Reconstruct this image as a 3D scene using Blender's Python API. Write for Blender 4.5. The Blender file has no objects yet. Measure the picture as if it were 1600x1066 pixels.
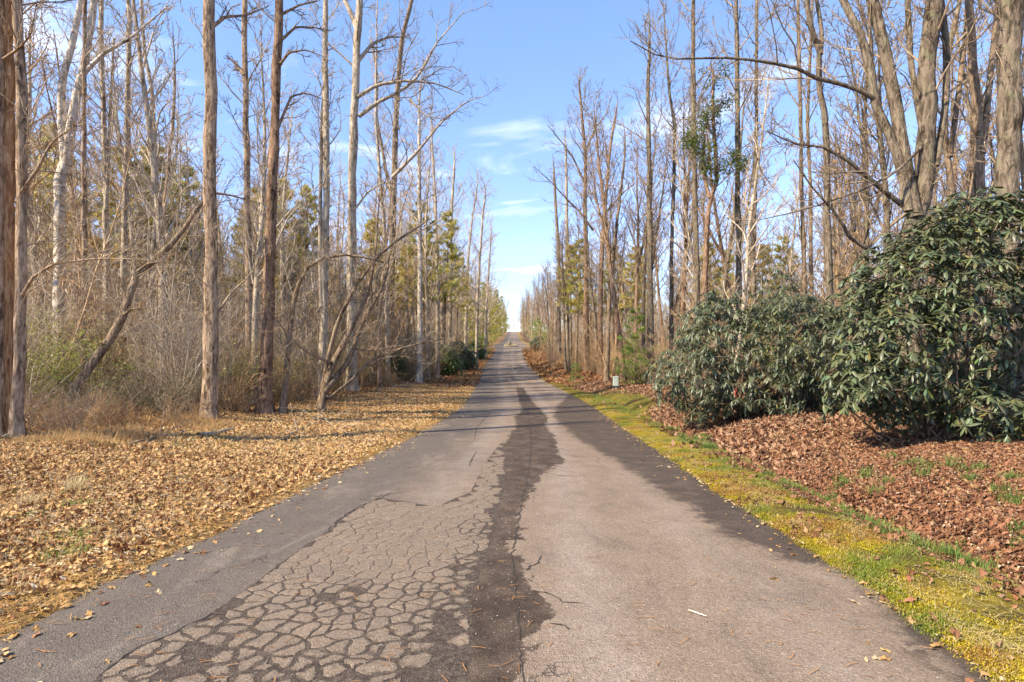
import bpy, math
import numpy as np
R = np.random.RandomState
SC = bpy.context.scene
COL = SC.collection

# ------------------------------------------------------------------ camera, light, exposure
CAM = np.array([0.0, 0.0, 1.65]); F = 889.0; CX = 800.0; CY = 533.0
cd = bpy.data.cameras.new('camera'); cam = bpy.data.objects.new('camera', cd); COL.objects.link(cam)
cd.sensor_width = 36; cd.lens = 20.0; cd.clip_end = 4000; cd.clip_start = 0.05
cam.location = CAM; cam.rotation_euler = (math.radians(90), 0, 0)
SC.camera = cam
SUN_EL = math.radians(41); SUN_AZ = math.radians(-120)      # azimuth clockwise from +Y: left, a little behind the camera
wd = bpy.data.worlds.new('World'); SC.world = wd; wd.use_nodes = True
SUN_STRENGTH = 4.6; SKY_STRENGTH = 0.15
SC.view_settings.view_transform = 'Standard'; SC.view_settings.look = 'None'
SC.view_settings.gamma = 1.0; SC.view_settings.exposure = 1.12
SC.view_settings.use_curve_mapping = False
SC.cycles.max_bounces = 5; SC.cycles.diffuse_bounces = 3; SC.cycles.glossy_bounces = 2
SC.cycles.transparent_max_bounces = 4; SC.cycles.transmission_bounces = 2
SC.cycles.use_denoising = True

def ramp(N, stops):
    r = N.new('ShaderNodeValToRGB'); e = r.color_ramp.elements
    while len(e) < len(stops): e.new(0.5)
    for k, (p, c) in enumerate(stops): e[k].position = p; e[k].color = (*c, 1)
    return r
def world_nodes():
    nt = wd.node_tree; N = nt.nodes; L = nt.links
    for n in list(N): N.remove(n)
    out = N.new('ShaderNodeOutputWorld'); bg = N.new('ShaderNodeBackground')
    sky = N.new('ShaderNodeTexSky'); sky.sky_type = 'NISHITA'; sky.sun_disc = False
    sky.sun_elevation = SUN_EL; sky.sun_rotation = SUN_AZ
    sky.air_density = 1.0; sky.dust_density = 0.1; sky.ozone_density = 2.6; sky.altitude = 300
    bg.inputs['Strength'].default_value = SKY_STRENGTH
    tc = N.new('ShaderNodeTexCoord'); sep = N.new('ShaderNodeSeparateXYZ')
    L.new(tc.outputs['Generated'], sep.inputs[0])
    zz = N.new('ShaderNodeMath'); zz.operation = 'ADD'; zz.inputs[1].default_value = 0.12
    L.new(sep.outputs['Z'], zz.inputs[0])
    zm = N.new('ShaderNodeMath'); zm.operation = 'MAXIMUM'; zm.inputs[1].default_value = 0.05; L.new(zz.outputs[0], zm.inputs[0])
    dx = N.new('ShaderNodeMath'); dx.operation = 'DIVIDE'; L.new(sep.outputs['X'], dx.inputs[0]); L.new(zm.outputs[0], dx.inputs[1])
    dy = N.new('ShaderNodeMath'); dy.operation = 'DIVIDE'; L.new(sep.outputs['Y'], dy.inputs[0]); L.new(zm.outputs[0], dy.inputs[1])
    cb = N.new('ShaderNodeCombineXYZ'); L.new(dx.outputs[0], cb.inputs[0]); L.new(dy.outputs[0], cb.inputs[1])
    mp = N.new('ShaderNodeMapping'); mp.inputs['Location'].default_value = (5.15, 2.3, 0); mp.inputs['Scale'].default_value = (0.75, 1.1, 1)
    L.new(cb.outputs[0], mp.inputs[0])
    ns = N.new('ShaderNodeTexNoise'); ns.inputs['Scale'].default_value = 1.7; ns.inputs['Detail'].default_value = 7
    ns.inputs['Roughness'].default_value = 0.58; ns.inputs['Distortion'].default_value = 0.5
    L.new(mp.outputs[0], ns.inputs['Vector'])
    rp = N.new('ShaderNodeValToRGB'); rp.color_ramp.elements[0].position = 0.56; rp.color_ramp.elements[1].position = 0.80
    rp.color_ramp.elements[0].color = (0, 0, 0, 1); rp.color_ramp.elements[1].color = (0.6, 0.6, 0.6, 1)
    L.new(ns.outputs['Fac'], rp.inputs[0])
    # a little milkiness low down, thinning upward
    mr = N.new('ShaderNodeMapRange'); mr.inputs[1].default_value = 0.0; mr.inputs[2].default_value = 0.5
    mr.inputs[3].default_value = 0.0; mr.inputs[4].default_value = 0.0; L.new(sep.outputs['Z'], mr.inputs[0])
    mx = N.new('ShaderNodeMath'); mx.operation = 'MAXIMUM'; L.new(rp.outputs[0], mx.inputs[0]); L.new(mr.outputs[0], mx.inputs[1])
    tint = N.new('ShaderNodeMix'); tint.data_type = 'RGBA'; tint.blend_type = 'MULTIPLY'; tint.inputs[0].default_value = 1.0
    tint.inputs[7].default_value = (0.95, 0.96, 1.06, 1)
    hz = ramp(N, [(0.0, (.50, .55, .70)), (.16, (.86, .80, .95)), (.5, (1.03, 1.03, 1.08))]); L.new(sep.outputs['Z'], hz.inputs[0])
    L.new(hz.outputs[0], tint.inputs[7]); L.new(sky.outputs[0], tint.inputs[6])
    mix = N.new('ShaderNodeMix'); mix.data_type = 'RGBA'
    L.new(mx.outputs[0], mix.inputs[0]); L.new(tint.outputs[2], mix.inputs[6]); mix.inputs[7].default_value = (7.0, 7.0, 7.6, 1)
    L.new(mix.outputs[2], bg.inputs['Color']); L.new(bg.outputs[0], out.inputs['Surface'])
world_nodes()
sd = bpy.data.lights.new('sun', 'SUN'); sd.energy = SUN_STRENGTH; sd.angle = math.radians(0.9); sd.color = (1.0, 0.88, 0.68)
sun = bpy.data.objects.new('sun', sd); COL.objects.link(sun)
from mathutils import Vector, Matrix
_sv = Vector((math.sin(SUN_AZ)*math.cos(SUN_EL), math.cos(SUN_AZ)*math.cos(SUN_EL), math.sin(SUN_EL)))
sun.rotation_euler = _sv.to_track_quat('Z', 'Y').to_euler(); sun.location = _sv*60

# ------------------------------------------------------------------ helpers: objects and tags
def tag(o, label=None, cat=None, group=None, kind=None):
    if label: o['label'] = label
    if cat: o['category'] = cat
    if group: o['group'] = group
    if kind: o['kind'] = kind
    return o

def empty(name, loc, label, cat, group=None):
    o = bpy.data.objects.new(name, None); COL.objects.link(o); o.location = loc
    o.empty_display_size = 0.2
    return tag(o, label, cat, group)

def link(name, me, parent=None, loc=None):
    o = bpy.data.objects.new(name, me); COL.objects.link(o)
    if parent is not None: o.parent = parent
    if loc is not None: o.location = loc
    return o

def raw_mesh(name, V, faces, mat, smooth=True, col=None, origin=(0, 0, 0)):
    """faces: list of int arrays (n,3) or (n,4)"""
    me = bpy.data.meshes.new(name)
    V = np.asarray(V, dtype=np.float64) - np.asarray(origin)
    me.vertices.add(len(V)); me.vertices.foreach_set('co', V.astype(np.float32).ravel())
    faces = [np.asarray(f, dtype=np.int32) for f in faces if len(f)]
    nl = sum(f.size for f in faces); nf = sum(len(f) for f in faces)
    me.loops.add(nl); me.loops.foreach_set('vertex_index', np.concatenate([f.ravel() for f in faces]))
    tot = np.concatenate([np.full(len(f), f.shape[1], dtype=np.int32) for f in faces])
    st = np.concatenate([[0], np.cumsum(tot)[:-1]]).astype(np.int32)
    me.polygons.add(nf); me.polygons.foreach_set('loop_start', st)
    try: me.polygons.foreach_set('loop_total', tot)
    except Exception: pass
    me.polygons.foreach_set('use_smooth', np.full(nf, smooth))
    me.update(calc_edges=True)
    if col is not None:
        a = me.color_attributes.new('Col', 'FLOAT_COLOR', 'POINT')
        c = np.ones((len(V), 4), dtype=np.float32); c[:, :3] = col
        a.data.foreach_set('color', c.ravel())
    if mat is not None: me.materials.append(mat)
    return me

class Tubes:
    """collects tapered tubes, builds them as one mesh, vectorised"""
    def __init__(s): s.g = {}
    def add(s, P, r, sides=3, col=1.0):
        P = np.asarray(P, float); r = np.asarray(r, float)
        s.g.setdefault((len(P), sides), []).append((P, r, col))
    def arrays(s, rough=0.0, seed=0):
        VV, QQ, CC, off = [], [], [], 0
        rg = R(seed)
        for (n, k), lst in s.g.items():
            P = np.array([a[0] for a in lst]); r = np.array([a[1] for a in lst]); c = np.array([a[2] for a in lst])
            m = len(lst)
            T = np.empty_like(P); T[:, 1:-1] = P[:, 2:] - P[:, :-2]; T[:, 0] = P[:, 1] - P[:, 0]; T[:, -1] = P[:, -1] - P[:, -2]
            T /= np.linalg.norm(T, axis=2, keepdims=True) + 1e-9
            md = P[:, -1] - P[:, 0]; ref = np.zeros((m, 3)); ref[np.arange(m), np.argmin(np.abs(md), axis=1)] = 1
            U = np.cross(T, ref[:, None, :]); U /= np.linalg.norm(U, axis=2, keepdims=True) + 1e-9
            W = np.cross(T, U)
            a = np.arange(k)*2*math.pi/k
            rr = r[:, :, None]*np.ones(k)
            if rough > 0 and k >= 6:
                ph = rg.rand(m, 1, k)*rough*1.2 - rough*0.6
                rr = rr*(1 + ph + (rg.rand(m, n, k)-0.5)*rough)
            V = P[:, :, None, :] + rr[..., None]*(U[:, :, None, :]*np.cos(a)[:, None] + W[:, :, None, :]*np.sin(a)[:, None])
            VV.append(V.reshape(-1, 3)); CC.append(np.repeat(c, n*k))
            i = np.arange(n-1)[:, None]*k; j = np.arange(k)[None, :]; j2 = (j+1) % k
            q = np.stack([i+j, i+j2, i+k+j2, i+k+j], -1).reshape(-1, 4)
            q = (q[None] + (np.arange(m)*n*k)[:, None, None]).reshape(-1, 4) + off
            QQ.append(q); off += m*n*k
        return np.concatenate(VV), np.concatenate(QQ), np.concatenate(CC)
    def mesh(s, name, mat, rough=0.0, seed=0, origin=(0, 0, 0)):
        V, Q, C = s.arrays(rough, seed)
        return raw_mesh(name, V, [Q], mat, True, np.repeat(C[:, None], 3, 1), origin)

def rotmats(yaw, tilt, taz):
    """yaw about z, then tilt by angle `tilt` about horizontal axis at azimuth taz"""
    n = len(yaw); c, s = np.cos(yaw), np.sin(yaw); z = np.zeros(n); o = np.ones(n)
    Rz = np.stack([np.stack([c, -s, z], -1), np.stack([s, c, z], -1), np.stack([z, z, o], -1)], 1)
    ax = np.stack([np.cos(taz), np.sin(taz), z], -1)
    K = np.zeros((n, 3, 3)); K[:, 0, 1] = -ax[:, 2]; K[:, 0, 2] = ax[:, 1]; K[:, 1, 0] = ax[:, 2]; K[:, 1, 2] = -ax[:, 0]; K[:, 2, 0] = -ax[:, 1]; K[:, 2, 1] = ax[:, 0]
    I = np.eye(3)[None]
    Rt = I + np.sin(tilt)[:, None, None]*K + (1-np.cos(tilt))[:, None, None]*(K @ K)
    return Rt @ Rz

def scatter(tv, tf, pos, M, size, col):
    """template verts (k,3), faces (f,3|4); returns V, Fc, C"""
    tv = np.asarray(tv, float); tf = np.asarray(tf); k = len(tv); n = len(pos)
    V = np.einsum('nij,kj->nki', M, tv)*np.asarray(size).reshape(n, 1, -1) + pos[:, None, :]
    Fc = (tf[None] + (np.arange(n)*k)[:, None, None]).reshape(-1, tf.shape[1])
    C = np.repeat(np.asarray(col)[:, None, :], k, 1)
    return V.reshape(-1, 3), Fc, C.reshape(-1, 3)

def vnoise(x, y, seed=0, scale=1.0):
    """value noise, smooth, -1..1"""
    rg = R(seed+77); T = rg.rand(64, 64)*2-1
    x = np.asarray(x)/scale; y = np.asarray(y)/scale
    xi = np.floor(x).astype(int); yi = np.floor(y).astype(int); fx = x-xi; fy = y-yi
    fx = fx*fx*(3-2*fx); fy = fy*fy*(3-2*fy)
    g = lambda a, b: T[a % 64, b % 64]
    return (g(xi, yi)*(1-fx)+g(xi+1, yi)*fx)*(1-fy) + (g(xi, yi+1)*(1-fx)+g(xi+1, yi+1)*fx)*fy

def smooth(a, b, x):
    t = np.clip((np.asarray(x, float)-a)/(b-a), 0, 1); return t*t*(3-2*t)

def gn_scatter(name, meshes, pos, rot, scale, idx, label, cat):
    """one object of uncountable stuff: points that carry copies of a few source meshes"""
    n = len(pos); me = bpy.data.meshes.new(name); me.vertices.add(n); me.vertices.foreach_set('co', np.asarray(pos, np.float32).ravel())
    a = me.attributes.new('rot', 'FLOAT_VECTOR', 'POINT'); a.data.foreach_set('vector', np.asarray(rot, np.float32).ravel())
    a = me.attributes.new('scl', 'FLOAT', 'POINT'); a.data.foreach_set('value', np.asarray(scale, np.float32))
    a = me.attributes.new('pick', 'INT', 'POINT'); a.data.foreach_set('value', np.asarray(idx, np.int32))
    o = link(name, me); ng = bpy.data.node_groups.new(name, 'GeometryNodeTree'); N, L = ng.nodes, ng.links
    ng.interface.new_socket('Geometry', in_out='INPUT', socket_type='NodeSocketGeometry'); ng.interface.new_socket('Geometry', in_out='OUTPUT', socket_type='NodeSocketGeometry')
    gi = N.new('NodeGroupInput'); go = N.new('NodeGroupOutput'); g2i = N.new('GeometryNodeGeometryToInstance')
    for m in reversed(meshes):
        src = bpy.data.objects.new(name+'_source', m); oi = N.new('GeometryNodeObjectInfo'); oi.inputs[0].default_value = src; oi.inputs['As Instance'].default_value = False
        L.new(oi.outputs['Geometry'], g2i.inputs[0])
    iop = N.new('GeometryNodeInstanceOnPoints'); L.new(gi.outputs[0], iop.inputs['Points']); L.new(g2i.outputs[0], iop.inputs['Instance'])
    iop.inputs['Pick Instance'].default_value = True
    def na(nm, t):
        x = N.new('GeometryNodeInputNamedAttribute'); x.data_type = t; x.inputs[0].default_value = nm; return x.outputs[0]
    L.new(na('pick', 'INT'), iop.inputs['Instance Index']); L.new(na('scl', 'FLOAT'), iop.inputs['Scale'])
    e2r = N.new('FunctionNodeEulerToRotation'); L.new(na('rot', 'FLOAT_VECTOR'), e2r.inputs[0]); L.new(e2r.outputs[0], iop.inputs['Rotation'])
    L.new(iop.outputs[0], go.inputs[0]); md = o.modifiers.new('scatter', 'NODES'); md.node_group = ng
    return tag(o, label, cat, kind='stuff')

# ------------------------------------------------------------------ terrain functions
_zp = np.array([(-60, .9), (-30, .6), (0, .06), (3, -.02), (4.3, -.07), (6.2, -.2), (8.2, -.32), (11.2, -.49), (15.6, -.74), (19, -.87), (22.7, -.98),
                (26.5, -1.09), (33, -1.31), (43, -1.51), (56, -1.61), (69, -1.51), (89, -1.0), (123, .05), (133, .4), (171, 1.6), (230, 3.5),
                (300, 5.7), (340, 7.2), (370, 7.35), (430, 5), (600, -2), (900, -10), (3000, -40)])
_xp = np.array([(-60, -.7), (2.8, -.31), (3.3, -.26), (4.3, -.17), (6.2, -.1), (8.2, 0.0), (11.2, .22), (15.6, .36), (19, .52), (22.7, .6), (26.5, .62), (33, .4),
                (43, 0), (56, -.38), (69, -.66), (89, -.7), (123, -.55), (171, -.2), (300, .34), (430, .5), (3000, .5)])
_t = np.arange(-60, 1000, .25)
def _sm(tab):
    a = np.interp(_t, tab[:, 0], tab[:, 1])
    def ga(a, w):
        k = np.hanning(int(w/.25)*2+3); k /= k.sum(); return np.convolve(np.pad(a, len(k)//2, mode='edge'), k, 'valid')
    s1, s2 = ga(a, 1.5), ga(a, 14); w = smooth(18, 50, _t); return s1*(1-w)+s2*w
_zt, _xt = _sm(_zp), _sm(_xp)
def zr(y): return np.where(np.asarray(y) > 999, np.interp(y, _zp[:, 0], _zp[:, 1]), np.interp(y, _t, _zt))
def xr(y): return np.interp(y, _t, _xt)
HW = 2.7
def hwR(y): return HW + 1.5*np.exp(-((np.asarray(y)-140)/16.0)**2)
def hwL(y): return HW + 1.2*np.exp(-((np.asarray(y)-140)/16.0)**2)
def gz(x, y):
    x = np.asarray(x, float); y = np.asarray(y, float)
    z = zr(y); xc = xr(y)
    uR = x - (xc + hwR(y)); uL = (xc - hwL(y)) - x
    far = smooth(60, 200, y)
    right = np.interp(uR, [-.12, 0.02, .15, .6, 1.05, 1.35, 1.7, 2.6, 4.2, 8, 20, 60], [-.06, -.012, .02, .05, .02, -.06, .06, .27, .43, .55, .5, .0])
    ditch = np.interp(uR, [.9, 1.35, 1.8], [0, -.12, 0])*smooth(11, 6, y)
    left = np.interp(uL, [-.12, 0.02, .15, 2.5, 5.5, 9, 20, 60], [-.06, -.012, .015, .08, .28, .36, .3, -.4])
    h = np.where(uR > -0.13, right+ditch, np.where(uL > -0.13, left, -.06))
    off = smooth(.3, 2.5, np.maximum(uR, uL))
    bump = off*(.10*vnoise(x, y, 3, 3.1) + .05*vnoise(x, y, 4, 1.1)) + smooth(.15, .5, np.maximum(uR, uL))*(.018*vnoise(x, y, 5, .35)+.02*vnoise(x, y, 6, .9))
    wide = smooth(12, 70, np.maximum(uR, uL))*(1.2*vnoise(x, y, 8, 41.) )
    return z + h*(1-.4*far) + bump + wide
def ray_ground(px, py, d0=2.0, d1=380.0):
    dx, dz = (px-CX)/F, -(py-CY)/F
    d = np.arange(d0, d1, .02); X = dx*d; Z = CAM[2]+dz*d
    k = np.nonzero(Z < gz(X, d)+.0)[0]
    dd = d[k[0]] if len(k) else d1
    return np.array([dx*dd, dd, float(gz(dx*dd, dd))])
def ray_road(px, py):
    dx, dz = (px-CX)/F, -(py-CY)/F
    d = np.arange(1.5, 380, .01); k = np.nonzero(CAM[2]+dz*d < zr(d))[0]
    dd = d[k[0]]; return np.array([dx*dd, dd])
def P3(px, py, d): return np.array([(px-CX)/F*d, d, CAM[2]-(py-CY)/F*d])

# ------------------------------------------------------------------ materials
def new_mat(name):
    m = bpy.data.materials.new(name); m.use_nodes = True
    nt = m.node_tree; b = nt.nodes['Principled BSDF']; return m, nt.nodes, nt.links, b
def noise(N, L, vec, scale, detail=4, rough=.55, dist=0):
    n = N.new('ShaderNodeTexNoise'); n.inputs['Scale'].default_value = scale; n.inputs['Detail'].default_value = detail
    n.inputs['Roughness'].default_value = rough; n.inputs['Distortion'].default_value = dist
    if vec is not None: L.new(vec, n.inputs['Vector'])
    return n
def mixc(N, L, fac, a, b, mode='MIX'):
    m = N.new('ShaderNodeMix'); m.data_type = 'RGBA'; m.blend_type = mode
    for s, v in ((0, fac), (6, a), (7, b)):
        if isinstance(v, (int, float)): m.inputs[s].default_value = v
        elif isinstance(v, tuple): m.inputs[s].default_value = (*v, 1)
        else: L.new(v, m.inputs[s])
    return m.outputs[2]
def math_(N, L, op, a, b=None, c=None):
    m = N.new('ShaderNodeMath'); m.operation = op
    for k, v in enumerate((a, b, c)):
        if v is None: continue
        if isinstance(v, (int, float)): m.inputs[k].default_value = v
        else: L.new(v, m.inputs[k])
    return m.outputs[0]
def maprange(N, L, v, a, b, c=0.0, d=1.0):
    m = N.new('ShaderNodeMapRange'); L.new(v, m.inputs[0])
    for k, x in enumerate((a, b, c, d)): m.inputs[k+1].default_value = x
    return m.outputs[0]
def attr(N, name):
    a = N.new('ShaderNodeAttribute'); a.attribute_name = name; return a
def bump(N, L, b, h, dist, strength=1.0):
    bp = N.new('ShaderNodeBump'); bp.inputs['Distance'].default_value = dist; bp.inputs['Strength'].default_value = strength
    L.new(h, bp.inputs['Height']); L.new(bp.outputs[0], b.inputs['Normal'])
def mapping(N, L, src, scale):
    m = N.new('ShaderNodeMapping'); m.inputs['Scale'].default_value = scale; L.new(src, m.inputs[0]); return m.outputs[0]

def bark_mat(name, dark, mid, light, zs=0.22, scale=17, lichen=None, bdist=0.05):
    m, N, L, b = new_mat(name)
    tc = N.new('ShaderNodeTexCoord').outputs['Object']
    v = mapping(N, L, tc, (1, 1, zs))
    n1 = noise(N, L, v, scale, 6, .65, .6)
    n2 = noise(N, L, mapping(N, L, tc, (1, 1, .5)), 2.2, 3)
    n3 = noise(N, L, tc, 60, 2)
    r = ramp(N, [(0.40, dark), (0.49, mid), (0.60, light)]); L.new(n1.outputs['Fac'], r.inputs[0])
    c = mixc(N, L, maprange(N, L, n2.outputs['Fac'], .35, .7, 0, .55), r.outputs[0], tuple(x*1.28 for x in light))
    c = mixc(N, L, maprange(N, L, n3.outputs['Fac'], .4, .7, 0, .35), c, dark)
    n4 = noise(N, L, mapping(N, L, tc, (1, 1, .35)), 5.5, 5, .7, 1.0); c = mixc(N, L, maprange(N, L, n4.outputs['Fac'], .55, .63, 0, .75), c, tuple(x*.75 for x in dark))
    c = mixc(N, L, maprange(N, L, n4.outputs['Fac'], .44, .36, 0, .45), c, tuple(min(1, x*1.35) for x in light))
    if lichen: c = mixc(N, L, maprange(N, L, noise(N, L, tc, 5.5, 4).outputs['Fac'], .54, .66, 0, .55), c, lichen)
    c = mixc(N, L, 1.0, c, attr(N, 'Col').outputs['Color'], 'MULTIPLY')
    L.new(c, b.inputs['Base Color']); b.inputs['Roughness'].default_value = .93; b.inputs['Specular IOR Level'].default_value = .15
    bump(N, L, b, n1.outputs['Fac'], bdist, .9)
    return m
BARK = {
 'pale': bark_mat('bark_pale', (.095, .062, .038), (.36, .275, .19), (.56, .46, .345), lichen=(.42, .40, .26)),
 'tan':  bark_mat('bark_tan', (.065, .036, .02), (.27, .175, .105), (.48, .345, .23)),
 'brown': bark_mat('bark_brown', (.042, .025, .015), (.18, .118, .073), (.34, .245, .165), lichen=(.25, .23, .14)),
 'red':  bark_mat('bark_red', (.045, .023, .013), (.185, .108, .064), (.34, .22, .14)),
 'birch': bark_mat('bark_birch', (.10, .075, .055), (.44, .37, .285), (.62, .54, .44), zs=1.6, scale=7, bdist=.01),
 'grey': bark_mat('bark_grey', (.028, .019, .012), (.125, .090, .060), (.27, .21, .15), lichen=(.22, .21, .12), scale=13, bdist=.09),
}
TWIG = {
 'pale': bark_mat('twig_pale', (.30, .22, .145), (.45, .35, .245), (.56, .46, .35), scale=9, bdist=.004),
 'brown': bark_mat('twig_brown', (.13, .085, .05), (.26, .185, .115), (.39, .295, .20), scale=9, bdist=.004),
 'red': bark_mat('twig_red', (.20, .11, .05), (.40, .245, .12), (.54, .37, .21), scale=9, bdist=.004),
}
def leaf_mat(name, rough=.6, trans=.25, spec=.3, vary=.25):
    m, N, L, b = new_mat(name)
    c = attr(N, 'Col').outputs['Color']
    n = noise(N, L, N.new('ShaderNodeTexCoord').outputs['Object'], 35, 3)
    c = mixc(N, L, maprange(N, L, n.outputs['Fac'], .3, .7, 0, vary), c, mixc(N, L, 1.0, c, (.45, .42, .38), 'MULTIPLY'))
    L.new(c, b.inputs['Base Color']); b.inputs['Roughness'].default_value = rough; b.inputs['Specular IOR Level'].default_value = spec
    if trans > 0:
        tr = N.new('ShaderNodeBsdfTranslucent'); L.new(c, tr.inputs['Color'])
        mx = N.new('ShaderNodeMixShader'); mx.inputs[0].default_value = trans
        L.new(b.outputs[0], mx.inputs[1]); L.new(tr.outputs[0], mx.inputs[2])
        L.new(mx.outputs[0], N['Material Output'].inputs['Surface'])
    return m
M_LITTER = leaf_mat('dry_leaf', .8, .15, .15, .5)
M_GRASS = leaf_mat('grass_blade', .6, .3, .3, .15)
M_NEEDLE = leaf_mat('pine_needle', .6, .5, .3, .15)
M_RHODO = leaf_mat('leathery_leaf', .42, .08, .45, .2)
M_SMALL = leaf_mat('small_leaf', .5, .35, .3, .2)

def plain_mat(name, col, rough=.6, nscale=20, var=.25, metallic=0, bd=0.002):
    m, N, L, b = new_mat(name)
    tc = N.new('ShaderNodeTexCoord').outputs['Object']
    n = noise(N, L, tc, nscale, 4)
    c = mixc(N, L, maprange(N, L, n.outputs['Fac'], .35, .7, 0, 1), col, tuple(x*(1-var) for x in col))
    L.new(c, b.inputs['Base Color']); b.inputs['Roughness'].default_value = rough; b.inputs['Metallic'].default_value = metallic
    bump(N, L, b, n.outputs['Fac'], bd); return m

# ---- asphalt
def aggregate(N, L, tc, c):
    """stony speckle of worn asphalt"""
    v = N.new('ShaderNodeTexVoronoi'); v.inputs['Scale'].default_value = 115; L.new(tc, v.inputs['Vector'])
    sp = N.new('ShaderNodeSeparateColor'); L.new(v.outputs['Color'], sp.inputs[0])
    c = mixc(N, L, maprange(N, L, sp.outputs[0], .62, .95, 0, .55), c, mixc(N, L, 1.0, c, (1.9, 1.85, 1.8), 'MULTIPLY'))
    c = mixc(N, L, maprange(N, L, sp.outputs[1], .6, .95, 0, .55), c, mixc(N, L, 1.0, c, (.42, .4, .38), 'MULTIPLY'))
    v2 = N.new('ShaderNodeTexVoronoi'); v2.inputs['Scale'].default_value = 38; L.new(tc, v2.inputs['Vector'])
    s2 = N.new('ShaderNodeSeparateColor'); L.new(v2.outputs['Color'], s2.inputs[0])
    big = math_(N, L, 'MULTIPLY', maprange(N, L, s2.outputs[0], .93, .97), maprange(N, L, v2.outputs['Distance'], .30, .12))
    c = mixc(N, L, math_(N, L, 'MULTIPLY', big, .5), c, (.42, .38, .33))
    return c, v
DRY = (.234, .172, .121); GREYA = (.132, .107, .085); DARK = (.043, .029, .020)
def road_mat():
    m, N, L, b = new_mat('asphalt')
    tc = N.new('ShaderNodeTexCoord').outputs['Object']
    n_big = noise(N, L, tc, .55, 4, .6); n_mid = noise(N, L, tc, 3.2, 5, .65); n_fine = noise(N, L, tc, 28, 4, .7)
    jag = noise(N, L, tc, 7.0, 5, .7)
    vj = N.new('ShaderNodeTexVoronoi'); vj.inputs['Scale'].default_value = 5.5; vj.distance = 'MANHATTAN'
    wj = N.new('ShaderNodeVectorMath'); wj.operation = 'ADD'; L.new(tc, wj.inputs[0]); sj = N.new('ShaderNodeVectorMath'); sj.operation = 'SCALE'; sj.inputs['Scale'].default_value = .12
    L.new(noise(N, L, tc, 14, 4, .7).outputs['Color'], sj.inputs[0]); L.new(sj.outputs[0], wj.inputs[1]); L.new(wj.outputs[0], vj.inputs['Vector'])
    sv = N.new('ShaderNodeSeparateColor'); L.new(vj.outputs['Color'], sv.inputs[0])
    off = math_(N, L, 'ADD', math_(N, L, 'MULTIPLY', math_(N, L, 'SUBTRACT', jag.outputs['Fac'], .5), .34), math_(N, L, 'MULTIPLY', math_(N, L, 'SUBTRACT', sv.outputs[0], .5), .11))
    lat = attr(N, 'lat').outputs['Fac']       # -1 left edge .. 1 right edge
    c = mixc(N, L, maprange(N, L, math_(N, L, 'ADD', lat, math_(N, L, 'MULTIPLY', math_(N, L, 'SUBTRACT', n_big.outputs['Fac'], .5), .6)), -.62, -.15), GREYA, DRY)
    c = mixc(N, L, maprange(N, L, n_mid.outputs['Fac'], .35, .72, 0, .5), c, mixc(N, L, 1.0, c, (.66, .64, .66), 'MULTIPLY'))
    n_p = noise(N, L, mapping(N, L, tc, (1, .35, 1)), 1.7, 6, .72, .4); c = mixc(N, L, maprange(N, L, n_p.outputs['Fac'], .52, .66, 0, .5), c, (.105, .080, .064)); c = mixc(N, L, maprange(N, L, n_p.outputs['Fac'], .46, .34, 0, .35), c, (.30, .235, .185))
    # pale polished wheel tracks
    tr = attr(N, 'track').outputs['Fac']
    c = mixc(N, L, math_(N, L, 'MULTIPLY', tr, maprange(N, L, n_mid.outputs['Fac'], .3, .7, .5, .12)), c, (.34, .285, .245))
    # darker stain down the middle, with crisp jagged rim
    s1 = attr(N, 'stain_mid').outputs['Fac']; s2 = attr(N, 'stain_edge').outputs['Fac']; s3 = attr(N, 'crackzone').outputs['Fac']
    m1 = maprange(N, L, math_(N, L, 'ADD', s1, off), .012, -.012)
    m2 = maprange(N, L, math_(N, L, 'ADD', s2, math_(N, L, 'MULTIPLY', off, 1.3)), .05, -.09)
    m3 = maprange(N, L, s3, .004, -.004)
    dk = mixc(N, L, maprange(N, L, n_mid.outputs['Fac'], .38, .66), DARK, (.100, .070, .049))
    dkg = mixc(N, L, maprange(N, L, n_mid.outputs['Fac'], .38, .66), (.050, .037, .028), (.092, .066, .048))
    rim = math_(N, L, 'MULTIPLY', maprange(N, L, math_(N, L, 'ADD', s2, off), .22, -.05), maprange(N, L, n_mid.outputs['Fac'], .3, .6, .15, .5))
    c = mixc(N, L, rim, c, (.145, .10, .065))
    c = mixc(N, L, math_(N, L, 'MULTIPLY', m2, .92), c, dkg)
    wornm = maprange(N, L, math_(N, L, 'ADD', n_fine.outputs['Fac'], math_(N, L, 'MULTIPLY', n_mid.outputs['Fac'], .8)), .95, 1.2, .97, .6)
    c = mixc(N, L, math_(N, L, 'MULTIPLY', m1, wornm), c, dk)
    c = mixc(N, L, m3, c, mixc(N, L, maprange(N, L, n_fine.outputs['Fac'], .4, .62), (.050, .036, .027), (.105, .078, .058)))
    c = mixc(N, L, maprange(N, L, n_fine.outputs['Fac'], .62, .78, 0, .4), c, (.20, .16, .12))
    # thin hairline cracks
    vc = N.new('ShaderNodeTexVoronoi'); vc.feature = 'DISTANCE_TO_EDGE'; vc.inputs['Scale'].default_value = 1.1
    wv = N.new('ShaderNodeVectorMath'); wv.operation = 'ADD'; L.new(tc, wv.inputs[0])
    sc_ = N.new('ShaderNodeVectorMath'); sc_.operation = 'SCALE'; sc_.inputs['Scale'].default_value = .30
    L.new(noise(N, L, tc, 4.5, 4, .7).outputs['Color'], sc_.inputs[0]); L.new(sc_.outputs[0], wv.inputs[1]); L.new(wv.outputs[0], vc.inputs['Vector'])
    cr = math_(N, L, 'MULTIPLY', maprange(N, L, vc.outputs['Distance'], .009, .003), maprange(N, L, n_big.outputs['Fac'], .53, .58))
    c = mixc(N, L, math_(N, L, 'MULTIPLY', cr, .7), c, (.05, .038, .03))
    c, v = aggregate(N, L, tc, c)
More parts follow.
